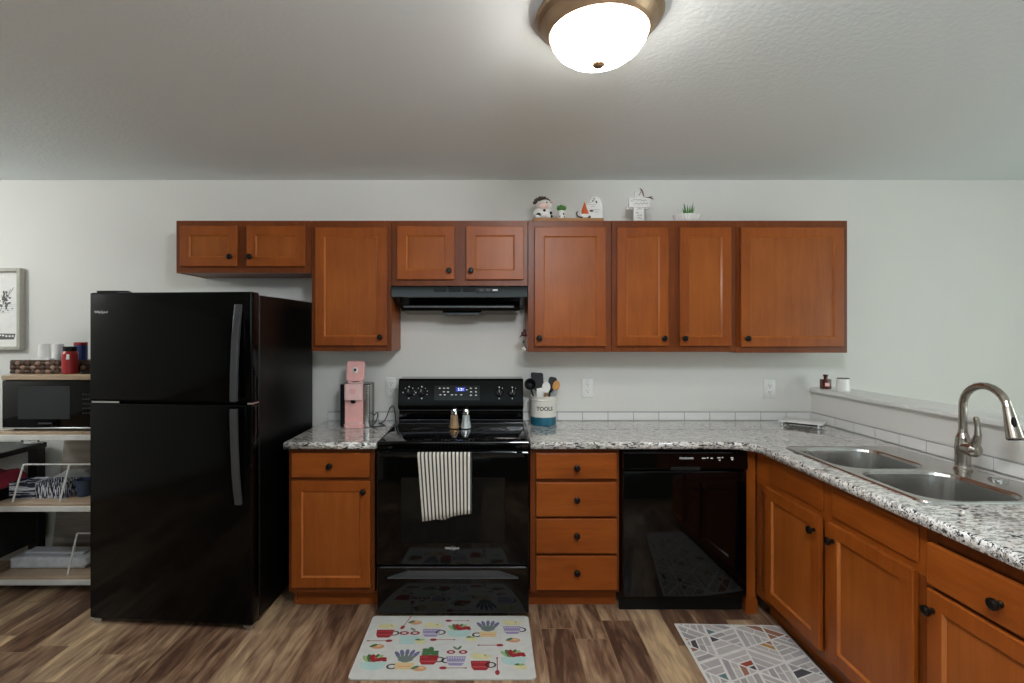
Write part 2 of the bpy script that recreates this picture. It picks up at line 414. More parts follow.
# ------------------------------------------------------------------ cabinets
def knob(parent, x, y, z):
    """round knob standing out along -y"""
    MB().lathe([(.009, 0), (.009, .003), (.006, .006), (.006, .014), (.0145, .018), (.017, .023), (.016, .028), (.010, .031), (0, .0315)], (0, 0, 0), (0, -1, 0), 20
               ).build('knob', 'knob', parent, (x, y, z))
def door(parent, x0, x1, z0, z1, yb, sw=.056, t=.02, kx=None, kz=None):
    """recessed-panel door: moulded frame with the panel as a sub-part"""
    w, h = x1-x0, z1-z0; mb = MB(); bm = mb.bm
    def ring(ins, y): return [bm.verts.new((x, y, z)) for x, z in ((ins, ins), (w-ins, ins), (w-ins, h-ins), (ins, h-ins))]
    loops = [ring(.004, 0), ring(0, -.002), ring(0, -t+.003), ring(.003, -t), ring(sw-.002, -t), ring(sw+.006, -t+.010)]
    fs = []
    for a, b in zip(loops, loops[1:]):
        for k in range(4): fs.append(bm.faces.new((a[k], a[(k+1) % 4], b[(k+1) % 4], b[k])))
    fs.append(bm.faces.new(loops[0])); bmesh.ops.recalc_face_normals(bm, faces=fs)
    for f in fs[16:20]: f.material_index = 1; f.tag = True
    mb._fin(0, False)
    d = mb.build('door', ['wood', 'wood_bead_lit'], parent, (x0, yb, z0))
    MB().box(sw+.002, w-sw-.002, -t+.0095, -.0005, sw+.002, h-sw-.002).build('door_panel', 'wood_in', d)
    if kx is not None: knob(d, kx-x0, -t, kz-z0)
    return d
def drawer(parent, x0, x1, z0, z1, yb, t=.02, kx=None, kz=None, name='drawer'):
    d = MB().box(0, x1-x0, -t, 0, 0, z1-z0, .004, 0, 2).build(name, 'wood_h', parent, (x0, yb, z0))
    for p in d.data.polygons: p.use_smooth = False
    if kx is not None: knob(d, kx-x0, -t, kz-z0)
    return d
UG = 'wall cabinets on the back wall'
def upper(label, x0, x1, z0, z1, doors):
    c = thing('wall_cabinet', label, 'cabinet', (x0, 0, z0), 0, UG); w, h = x1-x0, z1-z0
    mb = MB(); t = .014
    mb.box(.0015, t, -.288, -.001, 0, h); mb.box(w-t, w-.0015, -.288, -.001, 0, h)
    mb.box(t, w-t, -.288, -.001, h-t, h); mb.box(t, w-t, -.288, -.001, .003, .003+t); mb.box(t, w-t, -.008, -.001, .017, h-t)
    mb.build('body', 'wood', c)
    mb = MB(); s = .042
    mb.box(.0005, s, -.305, -.288, 0, h, .0015); mb.box(w-s, w-.0005, -.305, -.288, 0, h, .0015)
    mb.box(s, w-s, -.3048, -.288, 0, .045); mb.box(s, w-s, -.3048, -.288, h-.045, h)
    if len(doors) == 2:
        m = (doors[0][1]+doors[1][0])/2-x0; mb.box(m-.045, m+.045, -.3046, -.288, .045, h-.045)
    mb.build('face_frame', 'wood_frame_shaded', c)
    for a, b, d0, d1, kx, kz in doors: door(c, a-x0, b-x0, d0-z0, d1-z0, -.3085, kx=kx-x0, kz=kz-z0)
ZU = 2.153
upper('short two-door wood wall cabinet above the black refrigerator', -1.864, -1.0615, 1.843, ZU, [(-1.83, -1.493, 1.879, 2.119, -1.527, 1.934), (-1.438, -1.094, 1.879, 2.119, -1.410, 1.934)])
upper('tall single-door wood wall cabinet above the pink coffee maker', -1.0605, -.586, 1.38, ZU, [(-1.034, -.611, 1.412, 2.11, -.646, 1.463)])
upper('short two-door wood wall cabinet above the black range hood', -.585, .221, 1.766, ZU, [(-.551, -.213, 1.802, 2.117, -.243, 1.853), (-.145, .196, 1.802, 2.117, -.114, 1.853)])
upper('single-door wood wall cabinet holding the cow figurine on its top', .222, .7175, 1.375, ZU, [(.259, .68, 1.408, 2.112, .287, 1.458)])
upper('two-narrow-door wood wall cabinet under the white cross', .7185, 1.4555, 1.375, ZU, [(.746, 1.05, 1.41, 2.11, 1.018, 1.455), (1.115, 1.419, 1.41, 2.11, 1.138, 1.455)])
upper('wide single-door wood wall cabinet at the far right end', 1.4565, 2.116, 1.37, ZU, [(1.475, 2.081, 1.406, 2.11, 1.506, 1.455)])

def base_box(c, w, depth, ztop, toe, frame_rails, name='body', left_in=0):
    mb = MB(); t = .016
    for xa in (0, w-t): mb.prism([(.016, .1), (.016, ztop), (depth, ztop), (depth, 0), (.0765, 0), (.0765, .1)], 'x', xa, xa+t)
    mb.box(t, w-t, .016, depth, .09, .106); mb.box(t, w-t, depth-.008, depth, .106, ztop)
    mb.build('body', 'wood', c)
    mb = MB(); s = .036
    mb.box(0, s, -.0005, .0175, .106, ztop, .0012); mb.box(w-s, w, -.0005, .0175, .106, ztop, .0012)
    for a, b in frame_rails: mb.box(s, w-s, 0, .0175, a, b)
    mb.box(s, w-s, .012, .0165, .107, ztop-.001)
    mb.build('face_frame', 'wood_frame_shaded', c)
    mb = MB(); mb.box(left_in, w, .072, .0762, 0, .1055); mb.build('toe_kick', 'wood_h', c)
ZB = .877
c = thing('base_cabinet', 'wood base cabinet with one drawer and one door between refrigerator and range', 'cabinet', (-1.076, -.60, 0))
base_box(c, .459, .598, ZB, 0, [(.106, .15), (.70, .727), (.845, ZB)], left_in=.02)
drawer(c, .021, .437, .722, .85, -.0035, kx=.229, kz=.786)
door(c, .02, .44, .137, .703, -.0035, kx=.406, kz=.651)
c = thing('drawer_cabinet', 'wood base cabinet with four stacked drawers between range and dishwasher', 'cabinet', (.212, -.60, 0))
base_box(c, .475, .598, ZB, 0, [(.106, .13), (.305, .319), (.502, .515), (.695, .714), (.85, ZB)])
for z0, z1, kz in ((.714, .851, .777), (.515, .695, .609), (.319, .502, .42), (.125, .305, .225)):
    drawer(c, .029, .464-.006, z0, z1, -.0035, kx=.243, kz=kz)
c = thing('corner_panel', 'narrow wood filler post between dishwasher and peninsula cabinets', 'cabinet filler', (1.357, -.605, 0))
MB().box(0, .05, -.012, .03, 0, ZB, .0015).build('panel', 'wood', c)
MB().prism([(-.006, 0), (.056, 0), (.056, .07), (.05, .085), (-.006, .085)], 'y', -.018, -.012).build('base_block', 'wood', c)
PG = None
c = thing('sink_cabinet', 'wood two-door sink cabinet of the peninsula under the steel sink', 'cabinet', (1.41, -.62, 0), R(-90))
mb = MB(); L = 1.035
base_box(c, L, .665, .70, 0, [(.106, .145), (.66, .70)])
mb = MB(); mb.box(0, L, 0, .0165, .7005, ZB); mb.build('apron', 'wood_h', c)
for a, b, kx, kz in ((.123, .538, .508, .645), (.594, 1.009, .625, .645)):
    drawer(c, a, b, .732, .852, -.0005, .007, name='false_front')
    door(c, a, b, .146, .711, -.0035, kx=kx, kz=kz)
mb = MB(); mb.box(.545, .587, -.0012, 0, .106, ZB); mb.build('centre_stile', 'wood', c)
c = thing('base_cabinet', 'wood base cabinet with drawer over door at the near end of the peninsula', 'cabinet', (1.41, -1.657, 0), R(-90))
base_box(c, .62, .665, ZB, 0, [(.106, .145), (.67, .70), (.83, ZB)])
drawer(c, .022, .60, .693, .825, -.0035, kx=.255, kz=.752)
door(c, .022, .60, .146, .679, -.0035, kx=.045, kz=.618)

# ------------------------------------------------------------------ worktops
def slab_top(mb, outer, holes, z0, z1, r=.010, flat=()):
    """worktop from a counter-clockwise outline; edge softened by r"""
    bm = mb.bm; n = len(outer)
    def inset(poly, d):
        out = []
        for i in range(len(poly)):
            p0, p1, p2 = Vector(poly[i-1]), Vector(poly[i]), Vector(poly[(i+1) % len(poly)])
            a, b = (p1-p0).normalized(), (p2-p1).normalized()
            n1, n2 = Vector((-a.y, a.x)), Vector((-b.y, b.x)); m = (n1+n2); m.normalize()
            out.append(p1 + m*d/max(.3, m.dot(n1)))
        return out
    rings = []
    for d, z in ((0, z0), (0, z1-r), (r*.3, z1-r*.3), (r, z1)):
        rings.append([bm.verts.new((p[0], p[1], z)) for p in (inset(outer, d) if d else outer)])
    fs = []
    for a, b in zip(rings, rings[1:]):
        for k in range(n):
            f = bm.faces.new((a[k], a[(k+1) % n], b[(k+1) % n], b[k])); f.smooth = True; fs.append(f)
    def fill(top, hs):
        es = []
        for lp in [top]+hs:
            for k in range(len(lp)):
                e = bm.edges.get((lp[k], lp[(k+1) % len(lp)])) or bm.edges.new((lp[k], lp[(k+1) % len(lp)])); es.append(e)
        g = bmesh.ops.triangle_fill(bm, edges=es, use_beauty=True, use_dissolve=False, normal=(0, 0, 1))
        return [f for f in g['geom'] if isinstance(f, bmesh.types.BMFace)]
    hv1 = [[bm.verts.new((x, y, z1)) for x, y in h] for h in holes]; hv0 = [[bm.verts.new((x, y, z0)) for x, y in h] for h in holes]
    fs += fill(rings[-1], hv1); fs += fill(rings[0], hv0)
    for a, b in zip(hv0, hv1):
        for k in range(len(a)): fs.append(bm.faces.new((a[k], a[(k+1) % len(a)], b[(k+1) % len(a)], b[k])))
    bmesh.ops.recalc_face_normals(bm, faces=fs)
    for f in fs: f.tag = True
ZW0, ZW = .878, .914
mb = MB(); slab_top(mb, [(-1.088, -.645), (-.602, -.645), (-.602, -.012), (-1.088, -.012)], [], ZW0, ZW)
tag(mb.build('worktop', 'granite'), 'small speckled grey granite-look worktop under the pink coffee maker', 'countertop')
arc = [(1.237+.13*math.cos(a), -.775+.13*math.sin(a)) for a in [R(90-90*k/10) for k in range(11)]]
SX0, SX1, SY0, SY1 = 1.462, 2.022, -1.596, -.758      # sink rim: x range, y range
outer = [(.213, -.645)] + arc + [(1.367, -2.33), (2.085, -2.33), (2.085, -.012), (.213, -.012)]
mb = MB(); slab_top(mb, outer, [rrect(SX0+.015, SX1-.015, SY0+.015, SY1-.015, .04)], ZW0, ZW)
tag(mb.build('worktop', 'granite'), 'long L-shaped speckled grey granite-look worktop with the sink set into it', 'countertop')

# ------------------------------------------------------------------ sink and faucet
sk = thing('kitchen_sink', 'double-bowl stainless steel drop-in sink in the peninsula worktop', 'sink', (0, 0, 0))
mb = MB(); bm = mb.bm
def loop(pts, z): return [bm.verts.new((x, y, z)) for x, y in pts]
o0 = loop(rrect(SX0, SX1, SY0, SY1, .045), ZW+.0005); o1 = loop(rrect(SX0+.004, SX1-.004, SY0+.004, SY1-.004, .042), ZW+.006); o2 = loop(rrect(SX0+.014, SX1-.014, SY0+.014, SY1-.014, .035), ZW+.0045)
fs = []
for a, b in ((o0, o1), (o1, o2)):
    for k in range(len(a)): fs.append(bm.faces.new((a[k], a[(k+1) % len(a)], b[(k+1) % len(a)], b[k])))
bowls = [(1.490, 1.872, -1.172, -.782), (1.490, 1.872, -1.574, -1.190)]
tops = [loop(rrect(*b, .105, 10), ZW+.0045) for b in bowls]
es = []
for lp in [o2]+tops:
    for k in range(len(lp)): es.append(bm.edges.get((lp[k], lp[(k+1) % len(lp)])) or bm.edges.new((lp[k], lp[(k+1) % len(lp)])))
g = bmesh.ops.triangle_fill(bm, edges=es, use_beauty=True, normal=(0, 0, 1)); fs += [f for f in g['geom'] if isinstance(f, bmesh.types.BMFace)]
bmesh.ops.recalc_face_normals(bm, faces=fs)
mb._fin(0, False); mb.build('rim', 'steel', sk)
for b in bowls:
    mb = MB(); bm = mb.bm; x0, x1, y0, y1 = b; fs = []; prev = None
    for ins, z in ((0, .0045), (.004, .0), (.008, -.01), (.016, -.12), (.024, -.155), (.045, -.172), (.09, -.178)):
        cur = loop(rrect(x0+ins, x1-ins, y0+ins, y1-ins, max(.03, .105-ins*.4), 10), ZW+z)
        if prev:
            for k in range(len(cur)): fs.append(bm.faces.new((prev[k], prev[(k+1) % len(cur)], cur[(k+1) % len(cur)], cur[k])))
        prev = cur
    fs.append(bm.faces.new(prev)); bmesh.ops.recalc_face_normals(bm, faces=fs)
    for f in fs: f.normal_flip() if f.normal.z < 0 and abs(f.normal.z) > .8 else None
    mb._fin(0, True); bo = mb.build('bowl', 'steel', sk)
    MB().lathe([(.055, 0), (.052, .004), (.040, .005), (.038, .002), (.0, .002)], ((x0+x1)/2, (y0+y1)/2, ZW-.178)).build('drain', 'chrome', bo)

FX, FY, FZ = 1.965, -1.19, ZW+.0045
fc = thing('faucet', 'tall brushed nickel gooseneck faucet with pull-down spray head behind the sink', 'faucet', (FX, FY, FZ))
MB().lathe([(.031, 0), (.031, .006), (.027, .012), (.0255, .02)], seg=32).build('base_ring', 'nickel', fc)
mb = MB().lathe([(.0255, .018), (.026, .06), (.027, .10), (.0235, .135), (.0165, .155), (.0145, .17)], seg=32)
mb.build('body', 'nickel', fc)
# gooseneck bows towards the near end of the counter
path = [(0, 0, .165), (0, 0, .20), (0, 0, .245)]
rr = .098
for k in range(0, 13):
    a = R(180-15*k*.92); path.append((-.012*(k/12), -rr-rr*math.cos(a), .262+rr*1.0*math.sin(a)))
mb = MB().tube(path, .0142, 18); mb.build('spout', 'nickel', fc)
p1 = Vector(path[-1]); dv = (Vector(path[-1])-Vector(path[-2])).normalized(); dv = (dv+Vector((0, -.05, -.6))).normalized()
mb = MB().lathe([(.0148, -.006), (.0160, 0), (.0172, .015), (.0215, .065), (.0262, .112), (.0250, .117)], p1, dv, 24)
sh = mb.build('spray_head', 'nickel', fc)
MB().lathe([(.0215, .115), (.0215, .1195), (0, .1195)], p1, dv, 24).build('nozzle', 'black_matte', sh)
side = dv.cross(Vector((1, 0, 0))).normalized()
b_ = p1+dv*.06+Vector((-.008, -.0145, .003))
MB().ell(b_, (.008, .010, .026)).build('spray_button', 'black_matte', sh)
# side handle
hd = Vector((-.12, -.95, .06)).normalized()
mb = MB().lathe([(.022, .0), (.026, .02), (.0285, .048), (.027, .064), (.016, .075), (0, .078)], (0, 0, .092), hd, 24)
hb = mb.build('handle_hub', 'nickel', fc)
hp = Vector((0, 0, .092))+hd*.056
mb = MB().tube([hp, hp+Vector((-.005, -.012, .035)), hp+Vector((-.006, -.022, .065)), hp+Vector((-.006, -.020, .10)), hp+Vector((-.006, -.016, .128)), hp+Vector((-.006, -.014, .138))], [.018, .0165, .0125, .009, .0105, .006], 14)
mb.build('lever', 'nickel', hb)
c = MB().lathe([(.030, 0), (.030, .005), (.024, .010), (.010, .012), (0, .012)], seg=28).build('sink_hole_cover', 'chrome', None, (1.965, -1.335, ZW+.005))
tag(c, 'small round chrome hole cover on the sink deck beside the faucet', 'sink cover')

# ------------------------------------------------------------------ refrigerator
fr = thing('refrigerator', 'tall black top-freezer refrigerator with two curved handles', 'refrigerator', (-1.5897, -.3890, 0), R(-4.6))
W2 = .434
MB().box(-W2+.004, W2-.004, -.285, .345, .035, 1.682, .006, 0).build('body', 'black_side', fr)
MB().box(-W2+.01, W2-.01, -.292, -.284, .05, 1.675).build('gasket', 'black_gap', fr)
for z0, z1, nm in ((1.141, 1.694, 'freezer_door'), (.030, 1.128, 'lower_door')):
    d = MB().box(-W2, W2, -.36, -.292, z0, z1, .009, 0, 3).build(nm, 'fridge_black', fr)
    if nm == 'freezer_door':
        zs = [(1.63, .0), (1.605, .004), (1.56, .013), (1.45, .027), (1.30, .038), (1.18, .042), (1.152, .041)]
    else:
        zs = [(1.116, .041), (1.08, .042), (.95, .037), (.80, .026), (.70, .013), (.66, .004), (.635, 0)]
    # strap handle standing off the door, widest gap at the door split
    fo = [(-.361-y-.016, z) for z, y in zs]; bo = [(-.361-max(0, y-.004), z) for z, y in reversed(zs)]
    MB().prism(fo+bo, 'x', .352, .386, bev=.003).build('handle', 'charcoal', d)
    if nm == 'freezer_door':
        text_mesh('Whirlpool', .0175, 'logo_lettering', 'print', d, (-W2+.064, -.3605, 1.594))
        MB().lathe([(.026, 0), (.026, .0006), (.0253, .0006), (.0253, 0)], (0, 0, 0), (0, -1, 0), 32, cap=False).build('logo_ring', 'print', d, (-W2+.066, -.3605, 1.594)).scale = (.72, 1, .36)
mb = MB(); mb.box(-W2+.01, W2-.01, -.33, -.285, .02, .058); mb.build('toe_grille', 'black_matte', fr)
MB().prism([(-.33, 1.695), (-.25, 1.683), (-.19, 1.683), (-.19, 1.697), (-.25, 1.712), (-.33, 1.706)], 'x', -W2+.012, -W2+.12, bev=.002).build('hinge_cover', 'black', fr)
MB().box(-W2+.004, -W2+.155, -.352, -.29, 1.1295, 1.1395, .001).build('centre_hinge', 'chrome', fr)
MB().box(W2-.03, W2-.004, -.352, -.29, 1.13, 1.139, .001).build('hinge_stop', 'chrome', fr)
for sx in (-1, 1):
    mb = MB(); x = sx*(W2-.03)
    mb.cyl((x, -.33, 0), (x, -.33, .012), .022, .022); mb.cyl((x, -.33, .01), (x, -.33, .04), .009)
    mb.box(x-.024, x+.024, -.352, -.30, .012, .026, .002); mb.build('foot', 'steel', fr)
for sx in (-1, 1):
    mb = MB(); mb.cyl((sx*(W2-.05)-.012, .28, .02), (sx*(W2-.05)+.012, .28, .02), .02); mb.box(sx*(W2-.05)-.018, sx*(W2-.05)+.018, .26, .30, .02, .04); mb.build('wheel', 'black_matte', fr)
MB().box(-W2-.012, -W2+.0035, -.275, -.235, 1.42, 1.47, .003).build('side_clip', 'black_matte', fr)

# ------------------------------------------------------------------ range
rg = thing('range', 'black freestanding electric range with glass cooktop and striped towel', 'stove', (-.195, -.62, 0))
HW = .398
MB().box(-HW+.004, HW-.004, -.005, .57, .03, .898, .003).build('body', 'black_side', rg)
mb = MB(); mb.box(-HW, HW, -.03, .40, .899, .917, .004, 0, 2); mb.build('cooktop', 'black_glass', rg)
for x, y, r in ((-.2, .10, .105), (.2, .10, .085), (-.2, .29, .075), (.2, .29, .10)):
    MB().lathe([(r, 0), (r, .0003), (r-.002, .0003), (r-.002, 0)], (x, y, .917), seg=40, cap=False).build('burner_ring', 'charcoal', rg)
mb = MB()
for a, b, c_, d in ((-HW, -HW+.008, -.03, .40), (HW-.008, HW, -.03, .40), (-HW, HW, -.032, -.026)): mb.box(a, b, c_, d, .9165, .9195, .001)
mb.build('cooktop_edge', 'steel' if False else 'black', rg)
# backguard in profile (y, z), front towards -y
prof = [(.39, .917), (.395, .934), (.418, .938), (.418, .955), (.405, .958), (.425, .972), (.425, 1.014), (.40, 1.020), (.385, 1.036), (.385, 1.046), (.412, 1.196), (.424, 1.206), (.57, 1.206), (.57, .90), (.40, .90)]
MB().prism(prof, 'x', -HW+.030, HW-.002, bev=.004).build('backguard', 'black', rg)
mb = MB()
for z, y in ((1.016, .402), (.957, .4055), (.936, .399)):
    mb.box(-HW+.034, HW-.006, y-.002, y+.006, z-.002, z+.002, .0008)
mb.build('backguard_glints', 'charcoal', rg)  # lighter strips stand for highlights on the backguard steps
tl = math.atan2(.027, .15)   # lean of the control face
def onpanel(x, z, off=0): return (x+.016, .385+(z-1.046)*.027/.15-off, z)
cp = MB(); bm = cp.bm
cp.box(-.165, .115, -.0015, 0, -.046, .046, .001); cpan = cp.build('control_panel', 'black_glass', rg, onpanel(0, 1.122, .0005), (-tl, 0, 0))
mb = MB(); mb.box(-.018, .04, -.0022, -.0014, .008, .034); dsp = mb.build('clock_display', 'led', cpan, (-.015, 0, 0))
text_mesh('5:21', .022, 'clock_digits', 'led_text', cpan, (-.002, -.0024, .02))
mb = MB()
for x, z in [(-.13, .028), (-.105, .028), (-.08, .028), (-.08, .006), (-.105, .006), (-.125, -.012), (-.1, -.012), (-.055, -.012), (-.03, -.012), (0, -.012), (.06, .028), (.09, .028), (.06, .006), (.09, .006), (.06, -.014), (.09, -.014), (.035, .018)]:
    MB().box(x-.006, x+.006, -.0021, -.0014, z-.0028, z+.0028).build('panel_symbol', 'print', cpan)
def rknob(x, z, marks):
    k = MB().lathe([(.026, 0), (.026, .004), (.021, .008), (.019, .026), (.017, .028), (0, .028)], (0, 0, 0), (0, -1, 0), 28).build('control_knob', 'black_matte', rg, onpanel(x, z, .001), (-tl, 0, 0))
    MB().box(-.005, .005, -.036, -.024, -.019, .019, .002).build('knob_grip', 'black', k)
    MB().box(-.0012, .0012, -.0372, -.0358, .0, .018).build('knob_pointer', 'print', k)
    mb = MB()
    for a, r in marks:
        x_, z_ = r*math.sin(R(a)), r*math.cos(R(a)); s = .0034 if abs(a) in (0, 180, 90) else .002
        MB().box(x_-s, x_+s, -.0012, -.0002, z_-s*1.2, z_+s*1.2).build('dial_mark', 'print', k)
lm = [(0, .035), (180, .035), (-90, .036), (40, .034), (-40, .034), (75, .034), (110, .034)]
for x, z in ((-.318, 1.124), (-.24, 1.124), (.232, 1.122), (.312, 1.122)): rknob(x, z, lm if x < 0 else [(0, .034), (180, .034), (35, .034)])
MB().box(-HW, HW, -.028, -.006, .876, .898, .003).build('front_lip', 'black', rg)
od = MB().box(-HW+.003, HW-.003, -.058, -.007, .285, .872, .006, 0, 2).build('oven_door', 'black', rg)
MB().box(-.27, .27, -.0592, -.0575, .40, .74, .001).build('oven_window', 'dark_window', od)
mb = MB(); mb.tube([(-.365, -.105, .866), (-.2, -.108, .866), (0, -.109, .866), (.2, -.108, .866), (.365, -.105, .866)], .0125, 14)
for x in (-.345, .345): mb.box(x-.014, x+.014, -.106, -.055, .855, .877, .003)
mb.build('oven_handle', 'black', od)
text_mesh('Whirlpool', .0175, 'logo_lettering', 'print', od, (-.004, -.0588, .372))
MB().lathe([(.024, 0), (.024, .0006), (.0233, .0006), (.0233, 0)], (0, 0, 0), (0, -1, 0), 32, cap=False).build('logo_ring', 'print', od, (.0, -.0585, .372)).scale = (.72, 1, .42)
sd = MB().box(-HW+.003, HW-.003, -.05, -.007, .03, .272, .005, 0, 2).build('storage_drawer', 'black', rg)
# scooped pull of the storage drawer, its lip paler to paint the highlight
mb = MB(); pts = [(-.34, .222), (.34, .222), (.235, .256), (-.235, .256)]
mb.prism([(-.34, .214), (.34, .214), (.34, .220), (.235, .254), (.225, .254), (.325, .220), (-.325, .220), (-.225, .254), (-.235, .254), (-.34, .220)], 'y', -.062, -.048, bev=.0015)
mb.prism([(-.325, .219), (.325, .219), (.228, .252), (-.228, .252)], 'y', -.053, -.049, mi=1)
mb.build('drawer_pull', ['charcoal', 'black'], sd)
mb = MB().box(-HW+.02, HW-.02, -.055, -.035, .266, .272, .001); mb.build('drawer_edge_glint', 'charcoal', sd)  # paler strip painted as the highlight along the drawer top
for x in (-.36, .36):
    for y in (.03, .52): MB().cyl((x, y, 0), (x, y, .032), .018).build('foot', 'black_matte', rg)

# striped towel over the oven handle
me = MB(); bm = me.bm; uvl = bm.loops.layers.uv.new('UVMap'); nu, nv = 30, 26
HX, HY, HZ = -.235, -.729, .866
def cloth(front_len, back_len, xl, xr, skew, ph):
    path = []; r = .0155
    for i in range(9): path.append((HY+r+.002, HZ-back_len*(1-i/8)))
    for i in range(1, 8):
        a = math.pi*i/8; path.append((HY+r*math.cos(a), HZ+r*math.sin(a)))
    for i in range(nv-16+1): path.append((HY-r, HZ-front_len*i/(nv-16)))
    g = []
    for j, (y, z) in enumerate(path):
        row = []
        s = max(0, (HZ-z)/front_len) if j > 8 else max(0, (HZ-z)/front_len)
        for i in range(nu+1):
            u = i/nu
            x = xl+(xr-xl)*u + skew*s*(1-u)*.5
            zz = z + (.040*u*s if j > 14 else (.040*u - .022*math.exp(-((u-.42)/.22)**2) + .016)*s)
            yy = y - (.0025*math.sin(u*15+ph)*(s+.15) + .004*s*math.sin(u*6+ph)) * (1 if j > 8 else .3)
            row.append(bm.verts.new((x, yy, zz)))
        g.append(row)
    L = len(g)
    for j in range(L-1):
        for i in range(nu):
            f = bm.faces.new((g[j][i], g[j][i+1], g[j+1][i+1], g[j+1][i])); f.smooth = True
            for lp, (a, b) in zip(f.loops, ((i, j), (i+1, j), (i+1, j+1), (i, j+1))): lp[uvl].uv = (a/nu, b/L)
cloth(.330, .345, -.369, -.095, .05, 0)
# the back layer hangs behind the front one, short of the right edge
o = me.build('dish_towel', 'stripes', None)
sm = o.modifiers.new('thickness', 'SOLIDIFY'); sm.thickness = .0025; sm.offset = 0
tag(o, 'cream and charcoal striped dish towel hanging over the oven handle', 'towel')

def shaker(label, x, y, fill):
    t = thing('spice_shaker', label, 'shaker', (x, y, .9175), 0, 'shakers on the cooktop')
    MB().lathe([(.030, 0), (.030, .004), (.027, .010), (.0215, .042), (.0185, .075), (.0185, .080)]).build('jar', fill, t)
    mb = MB().lathe([(.0195, .079), (.0205, .082), (.0205, .104), (.018, .112), (.010, .117), (0, .118)])
    mb.build('cap', 'chrome', t)
    mb = MB()
    for k in range(6):
        a = R(60*k); mb.tube([(.0298*math.cos(a), .0298*math.sin(a), .006), (.0222*math.cos(a), .0222*math.sin(a), .043), (.0192*math.cos(a), .0192*math.sin(a), .076)], .0022, 6)
    mb.build('facets', 'chrome', t)
shaker('tan-filled glass shaker with metal cap, left of the pair on the cooktop', -.218, -.265, 'tan')
shaker('clear silvery glass shaker with metal cap, right of the pair on the cooktop', -.148, -.265, 'glassy')

# ------------------------------------------------------------------ range hood
hd_ = thing('range_hood', 'black under-cabinet range hood above the range', 'range hood', (-.182, 0, 0))
w = .399
mb = MB(); mb.prism([(-.001, 1.765), (-.33, 1.765), (-.335, 1.758), (-.335, 1.700), (-.325, 1.696), (-.27, 1.700), (-.001, 1.640)], 'x', -w, w); mb.build('body', 'black', hd_)
mb = MB()
v = [(-.36, -.30, 1.697), (.36, -.30, 1.697), (.345, -.225, 1.652), (-.345, -.225, 1.652), (-.345, -.215, 1.618), (.345, -.215, 1.618), (.36, -.02, 1.606), (-.36, -.02, 1.606)]
mb.prism([(-.30, 1.70), (-.24, 1.652), (-.235, 1.622), (-.02, 1.606), (-.02, 1.70)], 'x', -.36, .36, bev=.003); mb.build('underside_pan', 'black', hd_)
mb = MB(); mb.box(-.345, .325, -.246, -.236, 1.640, 1.652, .001); mb.build('front_ledge', 'charcoal', hd_)
mb = MB(); mb.prism([(-.115, 1.613), (.125, 1.613), (.105, 1.596), (-.095, 1.596)], 'y', -.20, -.08, bev=.002); mb.build('light_lens', 'micro_window', hd_)
for k in range(3):
    x = -.15+.085*k
    mb = MB()
    for j in range(3): mb.box(x, x+.072, -.3365, -.334, 1.7285+.0075*j, 1.7335+.0075*j)
    mb.build('vent_slots', 'black_gap', hd_)
mb = MB(); mb.box(.095, .235, -.3375, -.334, 1.722, 1.752, .001); sp_ = mb.build('switch_plate', 'black_matte', hd_)
for x in (.128, .168): MB().box(x-.011, x+.011, -.341, -.337, 1.730, 1.746, .002).build('rocker_switch', 'charcoal', sp_)
MB().box(.195, .224, -.3382, -.3372, 1.735, 1.743).build('switch_legend', 'print', sp_)

# ------------------------------------------------------------------ dishwasher
dw = thing('dishwasher', 'black built-in dishwasher between drawer cabinet and corner post', 'dishwasher', (1.021, -.60, 0))
HWd = .326
MB().box(-HWd+.004, HWd-.004, .02, .56, .10, .868).build('body', 'steel', dw)
d = MB().box(-HWd, HWd, -.045, .018, .10, .762, .006, 0, 2).build('door', 'black', dw)
pn = MB().prism([(-.046, .768), (-.058, .782), (-.052, .856), (-.040, .866), (.018, .866), (.018, .768)], 'x', -HWd, HWd, bev=.004).build('control_panel', 'black', dw)
MB().box(-.08, .075, -.0605, -.045, .769, .788, .003).build('handle_pocket', 'black_gap', pn)
text_mesh('FRIGIDAIRE', .0145, 'logo_lettering', 'print', pn, (.004, -.0560, .832), (R(86), 0, 0), 1.0)
mb = MB()
for x, z, a in ((.085, .832, .018), (.110, .834, .008), (.130, .832, .012), (.165, .834, .016), (.172, .822, .010), (.188, .836, .008), (.235, .834, .014), (.238, .825, .010)):
    mb.box(x, x+a, -.0565, -.0535, z-.002, z+.003)
mb.build('button_symbols', 'print', pn)
MB().box(-.328, HWd+.002, .018, .03, .0, .099, .002).build('toe_panel', 'black_matte', dw)

# ------------------------------------------------------------------ ceiling lamp
lp = thing('ceiling_lamp', 'round flush-mount ceiling lamp with bronze rim and glowing glass bowl', 'ceiling light', (.335, -1.72, ZC))
MB().lathe([(.150, 0), (.178, -.006), (.193, -.016), (.196, -.026), (.190, -.034), (.178, -.044), (.170, -.054), (.160, -.068), (.152, -.076), (.1475, -.074), (.12, -.03)], seg=64, cap=False).build('rim', 'lamp_rim', lp)
MB().lathe([(.146, -.066), (.148, -.076), (.143, -.096), (.128, -.118), (.100, -.139), (.062, -.153), (.024, -.159), (0, -.160)], seg=64, cap=False).build('glass_bowl', 'lamp_glass', lp)
MB().lathe([(.014, -.157), (.0205, -.162), (.019, -.169), (.012, -.175), (0, -.177)], seg=20).build('finial', 'lamp_rim', lp)

